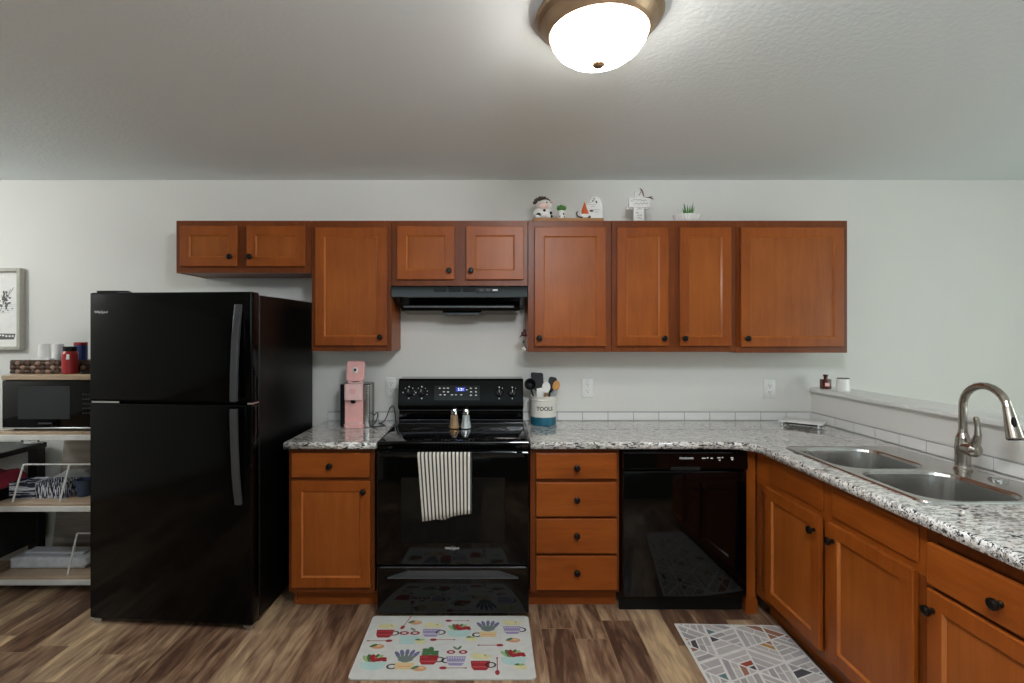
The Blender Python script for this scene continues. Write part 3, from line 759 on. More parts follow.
# ------------------------------------------------------------------ wall outlets
def outlet(label, x, z):
    t = thing('wall_outlet', label, 'outlet', (x, 0, z), 0, 'outlets on the back wall')
    MB().box(-.038, .038, -.006, -.0005, -.062, .062, .003, 0, 2).build('cover_plate', 'white', t)
    for dz in (-.021, .021):
        so = MB().prism([(-.011+.011*0, -.017), (.011, -.017), (.017, -.008), (.017, .008), (.011, .017), (-.011, .017), (-.017, .008), (-.017, -.008)], 'y', -.0085, -.005).build('socket', 'paper', t, (0, 0, dz))
        mb = MB(); mb.box(-.0078, -.0052, -.0092, -.0080, -.001, .009); mb.box(.0052, .0078, -.0092, -.0080, .0, .008); mb.cyl((0, -.0080, -.008), (0, -.0092, -.008), .003, seg=10)
        mb.build('slots', 'dark_print', so)
outlet('white wall outlet between coffee maker and range', -.648, 1.135)
outlet('white wall outlet above the drawer cabinet, right of the utensil crock', .635, 1.127)
outlet('white wall outlet above the corner of the worktop', 1.822, 1.119)

# ------------------------------------------------------------------ coffee maker with its cord
cm = thing('coffee_maker', 'slim pink single-serve coffee maker with its lid raised', 'coffee maker', (-.826, -.19, ZW))
MB().prism(rrect(-.060, .058, -.080, .075, .022), 'z', .0005, .022, bev=.003).build('base', 'pink', cm)
MB().prism(rrect(-.094, .090, -.045, .115, .03), 'z', .002, .262, bev=.006).build('water_tank', 'smoke', cm)
MB().prism(rrect(.058, .092, -.052, .03, .012), 'z', .002, .258, bev=.003).build('side_column', 'steel', cm)
mb = MB(); mb.box(-.058, .054, -.052, .02, .02, .262, .004); mb.build('front_panel', 'pink', cm)
h = MB().prism(rrect(-.055, .053, -.078, -.03, .012), 'z', .168, .264, bev=.004).build('brew_head', 'pink_pale', cm)
MB().lathe([(.019, 0), (.018, .0012), (0, .0012)], (0, 0, 0), (0, -1, 0)).build('logo_disc', 'pink', h, (-.002, -.078, .222))
MB().cyl((-.002, -.065, .15), (-.002, -.065, .17), .012, .016).build('nozzle', 'black_matte', h)
MB().prism(rrect(-.050, .047, -.08, -.045, .012), 'z', .0222, .03, bev=.002).build('drip_tray', 'pink_pale', cm)
ld = MB().prism(rrect(-.056, .052, .0, .125, .018), 'y', -.022, .006, bev=.004).build('lid', 'pink', cm, (0, -.005, .276), (R(-8), 0, 0))
MB().lathe([(.017, 0), (.018, .004), (.010, .006), (.010, .002), (0, .002)], (0, 0, 0), (0, -1, 0), 24).build('needle_ring', 'ceramic', ld, (-.002, -.0225, .068))
MB().lathe([(.009, 0), (.008, .005), (0, .005)], (0, 0, 0), (0, -1, 0), 16).build('needle', 'dark_print', ld, (-.002, -.0245, .068))
mb = MB()
for x in (-.035, .031): mb.cyl((x-.012, -.008, .268), (x+.012, -.008, .268), .011)
mb.box(-.045, .041, -.02, .01, .262, .270, .002); mb.build('hinge', 'pink_pale', cm)
p = bez((.088, .09, .05), (.13, .06, .11), (.125, .05, .02), (.10, -.0, .0045), 10)[:-1] + bez((.10, .0, .0045), (.08, -.05, .0045), (.15, -.07, .0045), (.165, -.01, .0045), 10)[:-1] + \
    bez((.165, -.01, .0045), (.18, .05, .0045), (.10, .05, .008), (.13, .08, .0045), 10)[:-1] + bez((.13, .08, .0045), (.17, .12, .0045), (.165, .13, .09), (.19, .14, .10), 10)[:-1] + bez((.19, .14, .10), (.215, .15, .11), (.205, .15, .03), (.22, .13, .0045), 8)
MB().tube(p, .0032, 8).build('power_cord', 'dark_print', cm)

# ------------------------------------------------------------------ utensil crock and utensils
CX, CY = .332, -.125
ck = thing('utensil_crock', 'cream enamel crock with teal base band lettered TOOLS', 'crock', (CX, CY, ZW))
MB().lathe([(.0, .0005), (.077, .0005), (.080, .004), (.080, .051), (.0805, .053)], seg=48, cap=False).build('base_band', 'teal', ck)
MB().lathe([(.0803, .052), (.081, .058), (.080, .15), (.0825, .154), (.0825, .160), (.080, .163), (.080, .172), (.0835, .175), (.0835, .181), (.078, .181), (.076, .176), (.076, .012), (0, .012)], seg=48, cap=False).build('crock_body', 'crock', ck)
def curved_text(txt, size, r, zc, parent, mat):
    o = text_mesh(txt, size, 'lettering', mat, parent, (0, 0, 0), (0, 0, 0), bold=.0008)
    for v in o.data.vertices:
        x, y, z = v.co; a = x/r
        v.co = (math.sin(a)*(r+z), -math.cos(a)*(r+z), y+zc)
    o.rotation_euler = (0, 0, R(1))
    return o
curved_text('TOOLS', .033, .0808, .106, ck, 'dark_print')
def stick(mb, base, top, r0, r1, mi=0): mb.tube([base, Vector(base).lerp(Vector(top), .5), top], [r0, (r0+r1)/2, r1], 10, mi)
def utensil(label, name, bx, by, tx, ty, tz, head, handle_mat, head_mat):
    t = thing(name, label, 'utensil', (CX+bx, CY+by, ZW+.0135), 0, 'utensils in the crock')
    top = Vector((tx-bx, ty-by, tz-.0135))
    mb = MB(); stick(mb, (0, 0, .006), top, .005, .0055); mb.build('handle', handle_mat, t)
    dvec = top.normalized(); q = Vector((0, 0, 1)).rotation_difference(dvec)
    mb = MB(); head(mb); hh = mb.build('head', head_mat, t, top); hh.rotation_mode = 'QUATERNION'; hh.rotation_quaternion = q
    return t
def ladle(mb): mb.lathe([(0, .0), (.020, .006), (.034, .022), (.038, .042), (.035, .042), (.030, .022), (.016, .010), (0, .006)], (0, .0, .0), (.15, -1, .25), 24)
def turner(mb):
    mb.prism([(-.010, -.02), (.010, -.02), (.037, .02), (.041, .095), (.030, .104), (-.034, .112), (-.038, .10), (-.036, .02)], 'y', -.003, .003, bev=.001)
def spat(mb): mb.prism([(-.012, -.02), (.012, -.02), (.022, 0), (.023, .07), (.012, .082), (-.02, .078), (-.022, 0)], 'y', -.004, .004, bev=.0015)
def oval(mb):
    mb.prism([(.026*math.cos(R(a)), .032+.036*math.sin(R(a))) for a in range(0, 360, 15)], 'y', -.004, .004, bev=.0015)
    for z in (.02, .034, .048):
        mb.prism([(-.014, z-.003), (.012, z-.004), (.015, z+.003), (-.012, z+.005)], 'y', -.0048, -.0040, mi=1)
    mb.prism([(-.003, .012), (.003, .012), (.004, .056), (-.004, .056)], 'y', -.0050, -.0041, mi=2)
def slotted(mb): mb.prism([(-.008, -.02), (.008, -.02), (.026, .02), (.028, .07), (.016, .082), (-.018, .08), (-.026, .07), (-.024, .02)], 'y', -.003, .003, bev=.001)
def spoon(mb): mb.ell((0, 0, .028), (.023, .007, .034))
utensil('black ladle leaning left at the rear of the crock', 'soup_ladle', .0, .005, -.084, .03, .236, ladle, 'black_matte', 'black_matte')
utensil('large black turner standing upright at the back of the crock', 'turner', -.01, .03, -.026, .062, .212, turner, 'black_matte', 'black_matte')
utensil('white silicone spatula in front of the black turner', 'spatula', -.015, -.025, -.022, -.03, .150, spat, 'ceramic', 'ceramic')
t = utensil('white oval spatula printed pink on a wooden handle in the crock', 'printed_spatula', .005, -.02, .016, -.005, .200, oval, 'spoon_wood', ['ceramic', 'red', 'dark_print'])
utensil('black slotted spoon right of the oval spatula in the crock', 'slotted_spoon', -.0, -.01, .050, .03, .214, slotted, 'black_matte', 'black_matte')
utensil('wooden spoon with grey handle leaning right out of the crock', 'wooden_spoon', .0, -.04, .072, .0, .215, spoon, 'grey_blue', 'spoon_wood')

# ------------------------------------------------------------------ tray on the counter, things on the ledge
ty = thing('footed_tray', 'flat white square tray on chrome ball feet in the worktop corner', 'tray', (1.925, -.185, ZW), R(-42))
MB().box(-.115, .115, -.085, .085, .026, .033, .002, 0, 2).build('tray_top', 'ceramic', ty)
for x in (-.095, .095):
    for y in (-.066, .066): MB().lathe([(.010, 0.0005), (.013, .006), (.013, .012), (.009, .018), (.009, .026)], (x, y, 0), seg=16).build('foot', 'chrome', ty)
mb = MB().box(-.085, .085, -.055, .055, .012, .0255, .002); mb.build('underside_box', 'dark_print', ty)
bt = thing('amber_bottle', 'small dark amber glass bottle on the half-wall ledge', 'bottle', (2.128, -.095, 1.132))
MB().prism(rrect(-.028, .028, -.018, .018, .006), 'z', .0005, .062, bev=.004).build('bottle_body', 'amber', bt)
MB().lathe([(.012, .06), (.011, .066), (.011, .078), (.0145, .080), (.0145, .090), (.010, .092), (0, .092)]).build('neck', 'amber', bt)
MB().box(-.016, .012, -.0192, -.0182, .018, .040).build('bottle_label', 'pink', bt)
cd = thing('candle_cup', 'small white flared cup on the half-wall ledge beside the amber bottle', 'cup', (2.155, -.215, 1.132))
MB().lathe([(0, .0005), (.036, .0005), (.038, .004), (.033, .078), (.0315, .078), (.034, .008), (0, .008)], cap=False).build('cup_body', 'ceramic', cd)
MB().lathe([(.0333, .076), (.0335, .0795), (.0315, .0795), (.0312, .076)], cap=False).build('cup_band', 'dark_print', cd)

# ------------------------------------------------------------------ ornaments on the wall cabinets
pb = tag(MB().box(.258, .680, -.272, -.15, 0, .024, .002).build('riser_plank', 'plank', None, (0, 0, ZU)), 'thin raw wood plank under the cow figurine on the cabinet top', 'plank')
ZP = ZU+.0245
def strokes(mb, x0, x1, z, y, amp=.003, n=10, r=.0007, mi=0):
    mb.tube([(x0+(x1-x0)*i/n, y, z+amp*(random.random()-.5)*(1.6 if i % 2 else -1)) for i in range(n+1)], r, 4, mi)
cw = thing('cow_figurine', 'white cow figurine with black spots and a dark leafy crown on cabinet top', 'figurine', (.318, -.225, ZP))
mb = MB(); mb.ell((0, 0, .038), (.060, .042, .040)); mb.ell((.012, -.008, .083), (.046, .038, .036)); 
for x in (-.034, .03): mb.ell((x, -.028, .012), (.016, .018, .0125))
mb.build('body', 'ceramic', cw)
mb = MB()
for c, r in (((-.028, -.034, .022), (.015, .010, .012)), ((.006, -.040, .046), (.009, .007, .008)), ((.046, -.024, .035), (.010, .011, .010)), ((.05, -.016, .016), (.010, .012, .008)), ((.045, -.03, .095), (.004, .004, .005)), ((.020, -.044, .094), (.004, .004, .005))): mb.ell(c, r, seg=12)
mb.build('spots', 'black_matte', cw)
MB().ell((.006, -.034, .076), (.034, .016, .022)).build('muzzle', 'skin_pink', cw)
mb = MB()
for k in range(9):
    a = R(20+k*18); b = (-.005-.052*math.cos(a)*.9, -.004, .088+.040*math.sin(a)); mb.ell(b, (.013, .010, .010+.004*(k % 2)), seg=10)
    mb.cyl((b[0], b[1], b[2]), (b[0]-.014*math.cos(a), b[1], b[2]+.018*math.sin(a)), .006, .0005, 8)
mb.build('leafy_crown', 'brown', cw)
MB().ell((.058, -.004, .104), (.013, .006, .009), rot=Matrix.Rotation(R(-25), 3, 'Y')).build('ear', 'skin_pink', cw)
fg = thing('spotted_figurine', 'tiny white figurine with a green leafy cap between cow and plaque', 'figurine', (.432, -.225, ZP))
MB().lathe([(0, .0005), (.022, .0005), (.024, .008), (.019, .030), (.021, .048), (.014, .056), (0, .057)], seg=20).build('body', 'ceramic', fg)
mb = MB()
for c in ((-.012, -.018, .016), (.010, -.019, .030), (.014, -.016, .012)): mb.ell(c, (.005, .004, .005), seg=8)
mb.build('spots', 'black_matte', fg)
mb = MB(); mb.ell((0, 0, .066), (.030, .024, .012))
for k in range(7): a = R(51*k); mb.ell((.018*math.cos(a), .014*math.sin(a), .072+.004*(k % 2)), (.012, .011, .011), seg=10)
mb.build('leafy_cap', 'green', fg)
pl = thing('gnome_plaque', 'white rounded plaque with an orange gnome and handwriting on cabinet top', 'plaque', (.594, -.225, ZP))
o = MB().prism([(-.075, .0005), (.086, .0005), (.088, .08), (.078, .118), (.050, .142), (.022, .138), (.005, .112), (-.03, .06), (-.075, .045)], 'y', -.009, .009, bev=.003).build('board', 'ceramic', pl)
mb = MB()
for x0, x1, z in ((.0, .035, .104), (.0, .05, .090), (.018, .04, .078), (.02, .072, .058), (.03, .06, .044)): strokes(mb, x0, x1, z, -.0100)
mb.build('handwriting', 'dark_print', pl)
mb = MB()
for x, z in ((.036, .124), (.028, .112), (.047, .110), (.05, .102)): mb.ell((x, -.010, z), (.005, .0015, .004), seg=8)
mb.build('petals', 'dark_print', pl)
gn = MB().lathe([(.026, 0), (.024, .012), (.012, .042), (.006, .062), (0, .078)], (0, 0, 0), seg=18).build('gnome_hat', 'orange', pl, (-.025, -.020, .026))
mb = MB(); mb.ell((0, 0, 0), (.030, .013, .024)); mb.build('gnome_beard', 'ceramic', pl, (-.027, -.024, .026))
mb = MB(); mb.tube(bez((-.068, -.02, .045), (-.082, -.02, .02), (-.06, -.022, .006), (-.038, -.03, .008), 8), .0042, 8); mb.ell((.018, -.015, .05), (.012, .004, .006), seg=10); mb.ell((.004, -.02, .012), (.010, .006, .008), seg=10); mb.build('scroll', 'brown', pl)
cr = thing('cross_plaque', 'white wooden cross with handwriting and a brown bow on cabinet top', 'cross', (.906, -.215, ZU))
mb = MB(); mb.box(-.034, .030, -.008, .008, .0005, .118, .002); mb.box(-.064, .060, -.016, -.002, .098, .160, .002); mb.box(-.026, .028, -.008, .008, .160, .196, .002); mb.box(-.074, .058, .002, .012, .09, .112, .002)
mb.build('boards', 'ceramic', cr)
mb = MB()
for x0, x1, z in ((-.052, .042, .142), (-.036, .05, .120)): strokes(mb, x0, x1, z, -.0168, .010, 18, .001)
for x0, x1, z in ((-.016, .014, .090), (-.020, -.004, .066), (-.012, .016, .05), (-.012, .016, .034), (-.004, .014, .018)): strokes(mb, x0, x1, z, -.0088, .008, 8, .0011)
mb.build('handwriting', 'dark_print', cr)
mb = MB(); y = -.014
mb.tube([(.0, y, .215), (.014, y, .204), (.022, y, .185), (.028, y, .160)], [.003, .006, .006, .003], 8, sx=.4); mb.tube([(.010, y, .21), (.008, y, .19), (-.004, y, .170)], .003, 8, sx=.4)
mb.tube([(.028, y, .160), (.05, y, .158), (.068, y-.002, .156), (.084, y-.002, .148)], [.002, .004, .007, .004], 8, sx=.5); mb.tube([(.05, y, .158), (.078, y, .165)], .002, 6)
mb.build('bow', 'ribbon', cr)
bw = thing('ribbed_planter', 'ribbed white bowl planted with a small spiky succulent on cabinet top', 'plant', (1.196, -.215, ZU))
mb = MB(); bm = mb.bm; seg = 72; rings = []
for r, z in ((.040, .0005), (.050, .004), (.066, .022), (.082, .052), (.079, .052), (.06, .03), (.0, .03)):
    rings.append([bm.verts.new(((r*(1-(.08 if k % 3 == 0 else 0)*(r > .03)))*math.cos(2*math.pi*k/seg), (r*(1-(.08 if k % 3 == 0 else 0)))*math.sin(2*math.pi*k/seg)*.8, z)) for k in range(seg)] if r else [bm.verts.new((0, 0, z))])
for a, b in zip(rings, rings[1:]):
    for k in range(seg):
        bm.faces.new((a[k], a[(k+1) % seg], b[(k+1) % seg], b[k]) if len(b) > 1 else (a[k], a[(k+1) % seg], b[0]))
bm.faces.new(rings[0][::-1]); mb._fin(0, False); mb.build('bowl', 'ceramic', bw)
mb = MB()
for k in range(14):
    a = R(k*137.5); l = .055+.03*random.random(); s = .012+.002*k/3
    b = Vector((.012+.010*math.cos(a), .010*math.sin(a), .042)); t_ = b+Vector((math.cos(a)*s*1.3, math.sin(a)*s, l))
    mb.tube([b, b.lerp(t_, .4)+Vector((math.cos(a)*.003, math.sin(a)*.003, 0)), t_], [.005, .0055, .0006], 6, mi=k % 2)
mb.build('leaves', ['green', 'pale_green'], bw)
mb = MB()
for x, y_, r in ((-.045, -.02, .011), (-.03, -.025, .012), (-.012, -.02, .010), (.03, -.015, .014), (.012, -.018, .016), (0, .02, .014), (-.03, .01, .012), (.035, .02, .011)): mb.ell((x, y_, .046), (r*1.3, r, r*.8), seg=10)
mb.build('pebbles', 'brown', bw)
# charm hanging off the cabinet side
ch = thing('hanging_charm', 'dark red charm with beads and a crystal hanging beside the range hood', 'charm', (.2, -.27, 1.512))
mb = MB(); mb.tube([(.021, 0, .085), (.008, 0, .087), (.003, 0, .076), (0, 0, .066), (0, 0, 0), (0, 0, -.125)], .001, 6); mb.build('cord', 'dark_print', ch)
mb = MB(); mb.ell((.006, 0, -.012), (.010, .008, .012)); mb.ell((0, 0, -.032), (.018, .009, .013), rot=Matrix.Rotation(R(30), 3, 'Y')); mb.tube([(-.008, 0, -.034), (-.018, 0, -.044), (-.026, 0, -.05)], [.006, .004, .002], 8); mb.tube([(.012, 0, -.032), (.02, 0, -.038)], [.005, .002], 8)
mb.build('ornament', 'maroon', ch)
MB().ell((0, 0, -.078), (.0085, .0085, .009)).build('bead', 'black_glass', ch)
MB().lathe([(0, 0), (.014, .014), (.014, .018), (0, .034)], (0, 0, -.138), seg=8, smooth=False).build('crystal', 'ceramic', ch)

# ------------------------------------------------------------------ picture on the wall
pc = thing('framed_picture', 'pale framed sketch of a plant and lines on the wall above the microwave', 'picture', (-3.245, 0, 1.377))
mb = MB(); fw, fh, bw_ = .41, .53, .022
mb.box(-fw/2, -fw/2+bw_, -.042, -.001, 0, fh, .002); mb.box(fw/2-bw_, fw/2, -.042, -.001, 0, fh, .002); mb.box(-fw/2+bw_, fw/2-bw_, -.042, -.001, 0, bw_, .002); mb.box(-fw/2+bw_, fw/2-bw_, -.042, -.001, fh-bw_, fh, .002)
mb.build('frame', 'frame_wood', pc)
pp = MB().box(-fw/2+bw_, fw/2-bw_, -.012, -.003, bw_, fh-bw_).build('paper', 'paper', pc)
mb = MB(); y = -.0125
for k in range(5): mb.tube([(-.17, y, .295-.014*k), (.165-.012*k, y, .297-.014*k)], .0007, 4)
for k in range(26):
    a = random.random()*6.28; r_ = .05*random.random(); x = .075+r_*math.cos(a)*.8; z = .33+r_*math.sin(a)*1.3
    mb.ell((x, y, z), (.010, .0012, .006), seg=8, rot=Matrix.Rotation(a, 3, 'Y'))
for k in range(5): mb.tube([(.05, y, .25), (.07, y, .30), (.06+.02*k, y, .36+.012*k)], .0012, 4)
for k in range(4): mb.ell((.13-.03*k, y, .268-.010*k), (.006, .001, .004), seg=8)
mb.prism([(-.16, .065), (.14, .068), (.15, .105), (-.16, .110)], 'y', -.0130, -.0120, mi=0)
mb.build('sketch', ['pencil'], pp)
mb = MB()
for k in range(14): mb.ell((-.14+.021*k, -.0132, .088+.008*random.random()), (.008, .0008, .006), seg=8)
mb.build('sketch_border', 'paper', pp)

# ------------------------------------------------------------------ storage rack with what stands on it
rk = thing('storage_rack', 'white metal storage rack with three wood-topped shelves beside the refrigerator', 'shelf rack', (-2.45, -.23, 0))
x0, x1, y0, y1 = -.385, .365, -.19, .18
for zt in (.923, .515, .096):
    mb = MB(); mb.box(x0, x1, y0+.004, y1, zt-.018, zt, .002, 0); sh_ = mb.build('shelf', 'shelf_wood', rk)
    mb = MB(); mb.box(x0-.002, x1+.002, y0, y0+.016, zt-.048, zt-.017, .002); mb.box(x0-.002, x1+.002, y1-.02, y1, zt-.048, zt-.018, .002); mb.build('shelf_rail', 'white_metal', sh_)
for x, y in ((x0-.008, y0+.008), (x1+.004, y0+.008), (x1+.004, y1-.01)):
    MB().box(x-.008, x+.008, y-.008, y+.008, 0, .93, .001).build('post', 'white_metal', rk)
mb = MB(); mb.prism([(-.388, 0.002), (x1, .002), (x1, .905), (-.288, .905)], 'y', .185, .197); mb.build('back_panel', 'grey_wood', rk)
for za, xs in ((.515, (-.294, -.024, .246)), (.096, (.022, .30))):
    mb = MB()
    for xx in xs: mb.tube([(xx, y0+.02, za+.001), (xx, y0+.088, za+.200 if za > .3 else za+.214)], .005, 8)
    zt = za+(.200 if za > .3 else .214); mb.tube([(xs[0], y0+.088, zt), (xs[-1], y0+.088, zt)], .005, 8)
    mb.build('wire_guard', 'white_metal', rk)

mw = thing('microwave', 'black countertop microwave on the top shelf of the rack', 'microwave', (-2.54, -.225, .923))
MB().box(-.268, .268, -.155, .17, .012, .294, .008, 0, 2).build('body', 'black_matte', mw)
d = MB().box(-.268, .268, -.172, -.156, .018, .292, .005, 0, 2).build('front', 'black', mw)
MB().box(-.175, .125, -.1745, -.1715, .070, .258, .002).build('door_window', 'micro_window', d)
mb = MB(); mb.box(-.265, .265, -.174, -.160, .0135, .0195, .001); mb.build('chrome_strip', 'chrome', d)
mb = MB()
for j in range(5):
    for i in range(3): mb.box(.195+.017*i, .206+.017*i, -.1735, -.1715, .10+.027*j, .108+.027*j)
mb.build('keypad_symbols', 'micro_window', d)
MB().box(-.06, .02, -.1735, -.1715, .040, .050).build('maker_plate', 'charcoal', d)
for x in (-.22, .22):
    for y in (-.13, .14): MB().cyl((x, y, .0005), (x, y, .0125), .015).build('foot', 'black_matte', mw)
MZ = .923+.2945
bd = tag(MB().box(-2.80, -2.28, -.412, -.075, 0, .028, .004).build('serving_board', 'shelf_wood', None, (0, 0, MZ)), 'pale wood board lying on top of the microwave', 'board')
mt = tag(MB().box(-2.50, -2.29, -.408, -.328, 0, .004, .001).build('straw_placemat', 'mat_straw', None, (0, 0, MZ+.0285)), 'small straw mat under the red jar on the microwave board', 'placemat')
BZ = MZ+.0285
bk = thing('wicker_basket', 'shallow dark woven basket on the microwave holding paper cups', 'basket', (-2.598, -.245, BZ))
def weave(mb, xa, xb, ya, yb, h, n, axis):
    rows = 4
    for j in range(rows):
        z = h*(j+.5)/rows
        pts = []
        for i in range(n*2+1):
            t_ = i/(n*2); o_ = .003*(1 if (i+j) % 2 else -1)
            pts.append((xa+(xb-xa)*t_+(o_ if axis == 'y' else 0), ya+(yb-ya)*t_+(o_ if axis == 'x' else 0), z))
        mb.tube(pts, h/rows*.52, 8, mi=j % 2)
mb = MB(); BX0, BX1, BY0, BY1 = -.235, .235, -.07, .105
for j in range(3):
    for i in range(16):
        k = (i+j) % 2; mb.ell((BX0+.014+.0295*i, BY0-(.003 if k else 0), .013+.0245*j), (.0185, .008, .0135), mi=2 if k and i % 3 else (0 if k else 1), seg=10)
mb.box(BX0, BX1, BY0+.001, BY0+.006, .002, .072, mi=1); mb.tube([(BX0, BY0, .076), (BX1, BY0, .076)], .006, 8); weave(mb, BX0, BX1, BY1, BY1, .076, 12, 'x'); weave(mb, BX0, BX0, BY0, BY1, .076, 5, 'y'); weave(mb, BX1, BX1, BY0, BY1, .076, 5, 'y')
mb.box(BX0, BX1, BY0, BY1, .0005, .008, mi=0)
mb.build('woven_body', ['wicker', 'brown', 'wicker_light'], bk)
def cup(x, y, n, label):
    t = thing('paper_cup_stack', label, 'paper cups', (x, y, BZ+.0085), 0, 'paper cups in the basket')
    MB().lathe([(.036, .0), (.028, .165), (.0, .165)], seg=24, cap=False).build('upturned_cup', 'paper', t)
    MB().lathe([(.0365, .018), (.0365, .024), (.034, .026), (.034, .016)], seg=24, cap=False).build('lower_lip', 'white', t)
cup(-2.717, -.225, 1, 'shorter white upturned paper cup stack at the left of the basket')
o2_ = cup(-2.632, -.225, 1, 'white upturned paper cup stack nearest the red jar')
t = thing('paper_lids', 'flat pile of white paper lids lying in front of the cups in the basket', 'paper', (-2.675, -.284, BZ+.0085))
mb = MB()
for k in range(7): mb.box(-.055+.003*(k % 2), .055-.002*(k % 3), -.018, .018, .012*k, .012*k+.0085, .001)
mb.build('sheets', 'paper', t)
rj = thing('red_jar', 'red plastic jar with black lid standing on the straw mat', 'jar', (-2.439, -.369, BZ+.0045))
MB().lathe([(.0, .0005), (.036, .0005), (.039, .006), (.039, .118), (.034, .130), (.030, .134)], seg=32, cap=False).build('jar_body', 'red', rj)
MB().lathe([(.033, .130), (.034, .134), (.034, .156), (.031, .158), (0, .158)], seg=32).build('lid', 'black_matte', rj)
mb = MB(); mb.prism([(.008, .085), (.026, .085), (.026, .112), (.012, .116)], 'y', -.0385, -.034, mi=0); mb.build('jar_label', 'paper', rj)
bc = thing('blue_can', 'blue canister with red lid behind the red jar in the basket', 'canister', (-2.512, -.205, BZ+.0085))
MB().lathe([(0, .0005), (.034, .0005), (.034, .158), (.033, .160)], seg=28, cap=False).build('can_body', 'blue', bc)
MB().lathe([(.0345, .158), (.0345, .174), (.031, .176), (0, .176)], seg=28).build('lid', 'red', bc)
tag(MB().lathe([(0, .0005), (.034, .0005), (.036, .004), (.034, .009), (.026, .010), (0, .010)], seg=24).build('dark_lid', 'black_matte', None, (-2.345, -.368, BZ+.0045)), 'small dark green-black lid lying flat beside the red jar', 'lid')

def fabric_box(label, x, y, w_, d_, h_, mat):
    t = thing('fabric_bin', label, 'storage bin', (x, y, .5155), 0, 'patterned bins on the middle shelf')
    mb = MB(); q = .006
    mb.box(-w_/2, w_/2, -d_/2, -d_/2+q, 0, h_, .001); mb.box(-w_/2, w_/2, d_/2-q, d_/2, 0, h_, .001); mb.box(-w_/2, -w_/2+q, -d_/2+q, d_/2-q, 0, h_, .001); mb.box(w_/2-q, w_/2, -d_/2+q, d_/2-q, 0, h_, .001); mb.box(-w_/2+q, w_/2-q, -d_/2+q, d_/2-q, 0, q)
    mb.build('bin_body', mat, t)
fabric_box('navy fabric bin with white waves, left of the two bins on the middle shelf', -2.752, -.275, .150, .12, .092, 'navy_waves')
fabric_box('navy fabric bin with white dashes, beside the slate blue cup', -2.585, -.275, .176, .12, .092, 'navy_dashes')
mb = MB(); mb.prism([(-.15, 0), (.13, 0), (.135, .075), (.10, .115), (.0, .125), (-.07, .085), (-.15, .05)], 'y', -.04, .04, bev=.012)
tag(mb.build('folded_cloth', 'white_cloth', None, (-2.63, -.12, .5155)), 'crumpled pale grey bag behind the navy bins on the middle shelf', 'bag')
cp_ = thing('slate_cup', 'slate blue plastic cup right of the navy bins', 'cup', (-2.43, -.28, .5155))
MB().lathe([(0, .0005), (.032, .0005), (.042, .095), (.044, .098), (.041, .098), (.031, .006), (0, .006)], seg=28, cap=False).build('cup_body', 'navy_cup', cp_)
MB().lathe([(.0435, .090), (.0455, .094), (.0455, .098), (.0435, .099)], seg=28, cap=False).build('cup_rim', 'navy_cup', cp_)
mb = MB(); mb.prism([(-.235, .0), (.20, .0), (.225, .03), (.20, .055), (.12, .066), (-.15, .072), (-.235, .06)], 'y', -.055, .085, bev=.014)
mb.box(-.20, .16, .0, .082, .062, .076, .004)
tag(mb.build('wrapped_package', 'plastic_wrap', None, (-2.60, -.27, .0965)), 'flat white plastic-wrapped package on the bottom shelf of the rack', 'package')
mb = MB()
for k in range(3): mb.box(-.12, .12, -.035, .04, .004*k+.0005, .004*k+.0035)
tag(mb.build('loose_papers', 'paper', None, (-2.62, -.12, .0965), ), 'loose white papers behind the wrapped package', 'papers')

# black table beyond the rack, seen between its shelves
tb = thing('console_table', 'black console table with a closed lower cabinet seen through the rack', 'table', (-3.195, -.48, 0))
MB().box(-.33, .332, -.44, .44, .752, .785, .003).build('table_top', 'table_black', tb)
for x in (-.30, .30):
    for y in (-.40, .40): MB().box(x-.03, x+.03, y-.03, y+.03, 0, .752, .002).build('leg', 'table_black', tb)
MB().box(-.325, .328, -.43, .43, .17, .57, .003).build('lower_cabinet', 'table_black', tb)
dc = thing('wire_coil', 'small white coil of wire lying at the wall end of the black table', 'wire coil', (-2.90, -.10, .7855))
mb = MB(); mb.tube([(.055*math.cos(t_*.6)*(1-.01*t_), .03*math.sin(t_*.6), .004+.0006*t_) for t_ in range(40)], .003, 6); mb.build('wire', 'white', dc)
mb = MB()
for k in range(7): mb.ell((-.05+.017*k, -.02+.008*(k % 3), .022), (.006, .006, .008), seg=8)
mb.build('bulbs', 'charcoal', dc)
mb = MB(); mb.prism([(-.10, 0), (.11, 0), (.105, .05), (.06, .08), (-.02, .07), (-.10, .09)], 'y', -.09, .09, bev=.015)
tag(mb.build('red_cloth', 'crimson', None, (-2.985, -.25, .5705)), 'folded crimson cloth on the lower cabinet of the black table', 'cloth')

# ------------------------------------------------------------------ kitchen mat in front of the range
MATC = {}
for k, c in dict(m_bg=(206, 206, 200), m_red=(150, 40, 46), m_redl=(196, 86, 84), m_pur=(150, 138, 176), m_teal=(176, 206, 200), m_yel=(214, 206, 158), m_pot=(214, 186, 136), m_green=(74, 112, 72), m_sage=(110, 122, 116), m_peach=(206, 150, 112), m_lav=(104, 104, 140), m_dark=(48, 40, 44), m_lime=(150, 180, 120), m_edge=(176, 174, 168)).items():
    M[k] = plain(k, c, .6, var=.04); MATC[k] = len(MATC)
mb = MB(); TH = .009
mb.prism(rrect(-.405, .405, -.238, .238, .02), 'z', .0005, TH, mi=MATC['m_bg'], bev=.002)
lev = [0]
def flat(pts, m):
    lev[0] = (lev[0]+1) % 40; z = TH+.0002+.00001*lev[0]
    pts = [(PC[0]+(x-PC[0])*1.22, PC[1]+(y-PC[1])*1.18) for x, y in pts]
    f = mb.poly([(min(.398, max(-.398, x)), min(.23, max(-.23, y)), z) for x, y in pts], MATC[m])
    if f.normal.z < 0 or True:
        f.normal_update()
        if f.normal.z < 0: f.normal_flip()
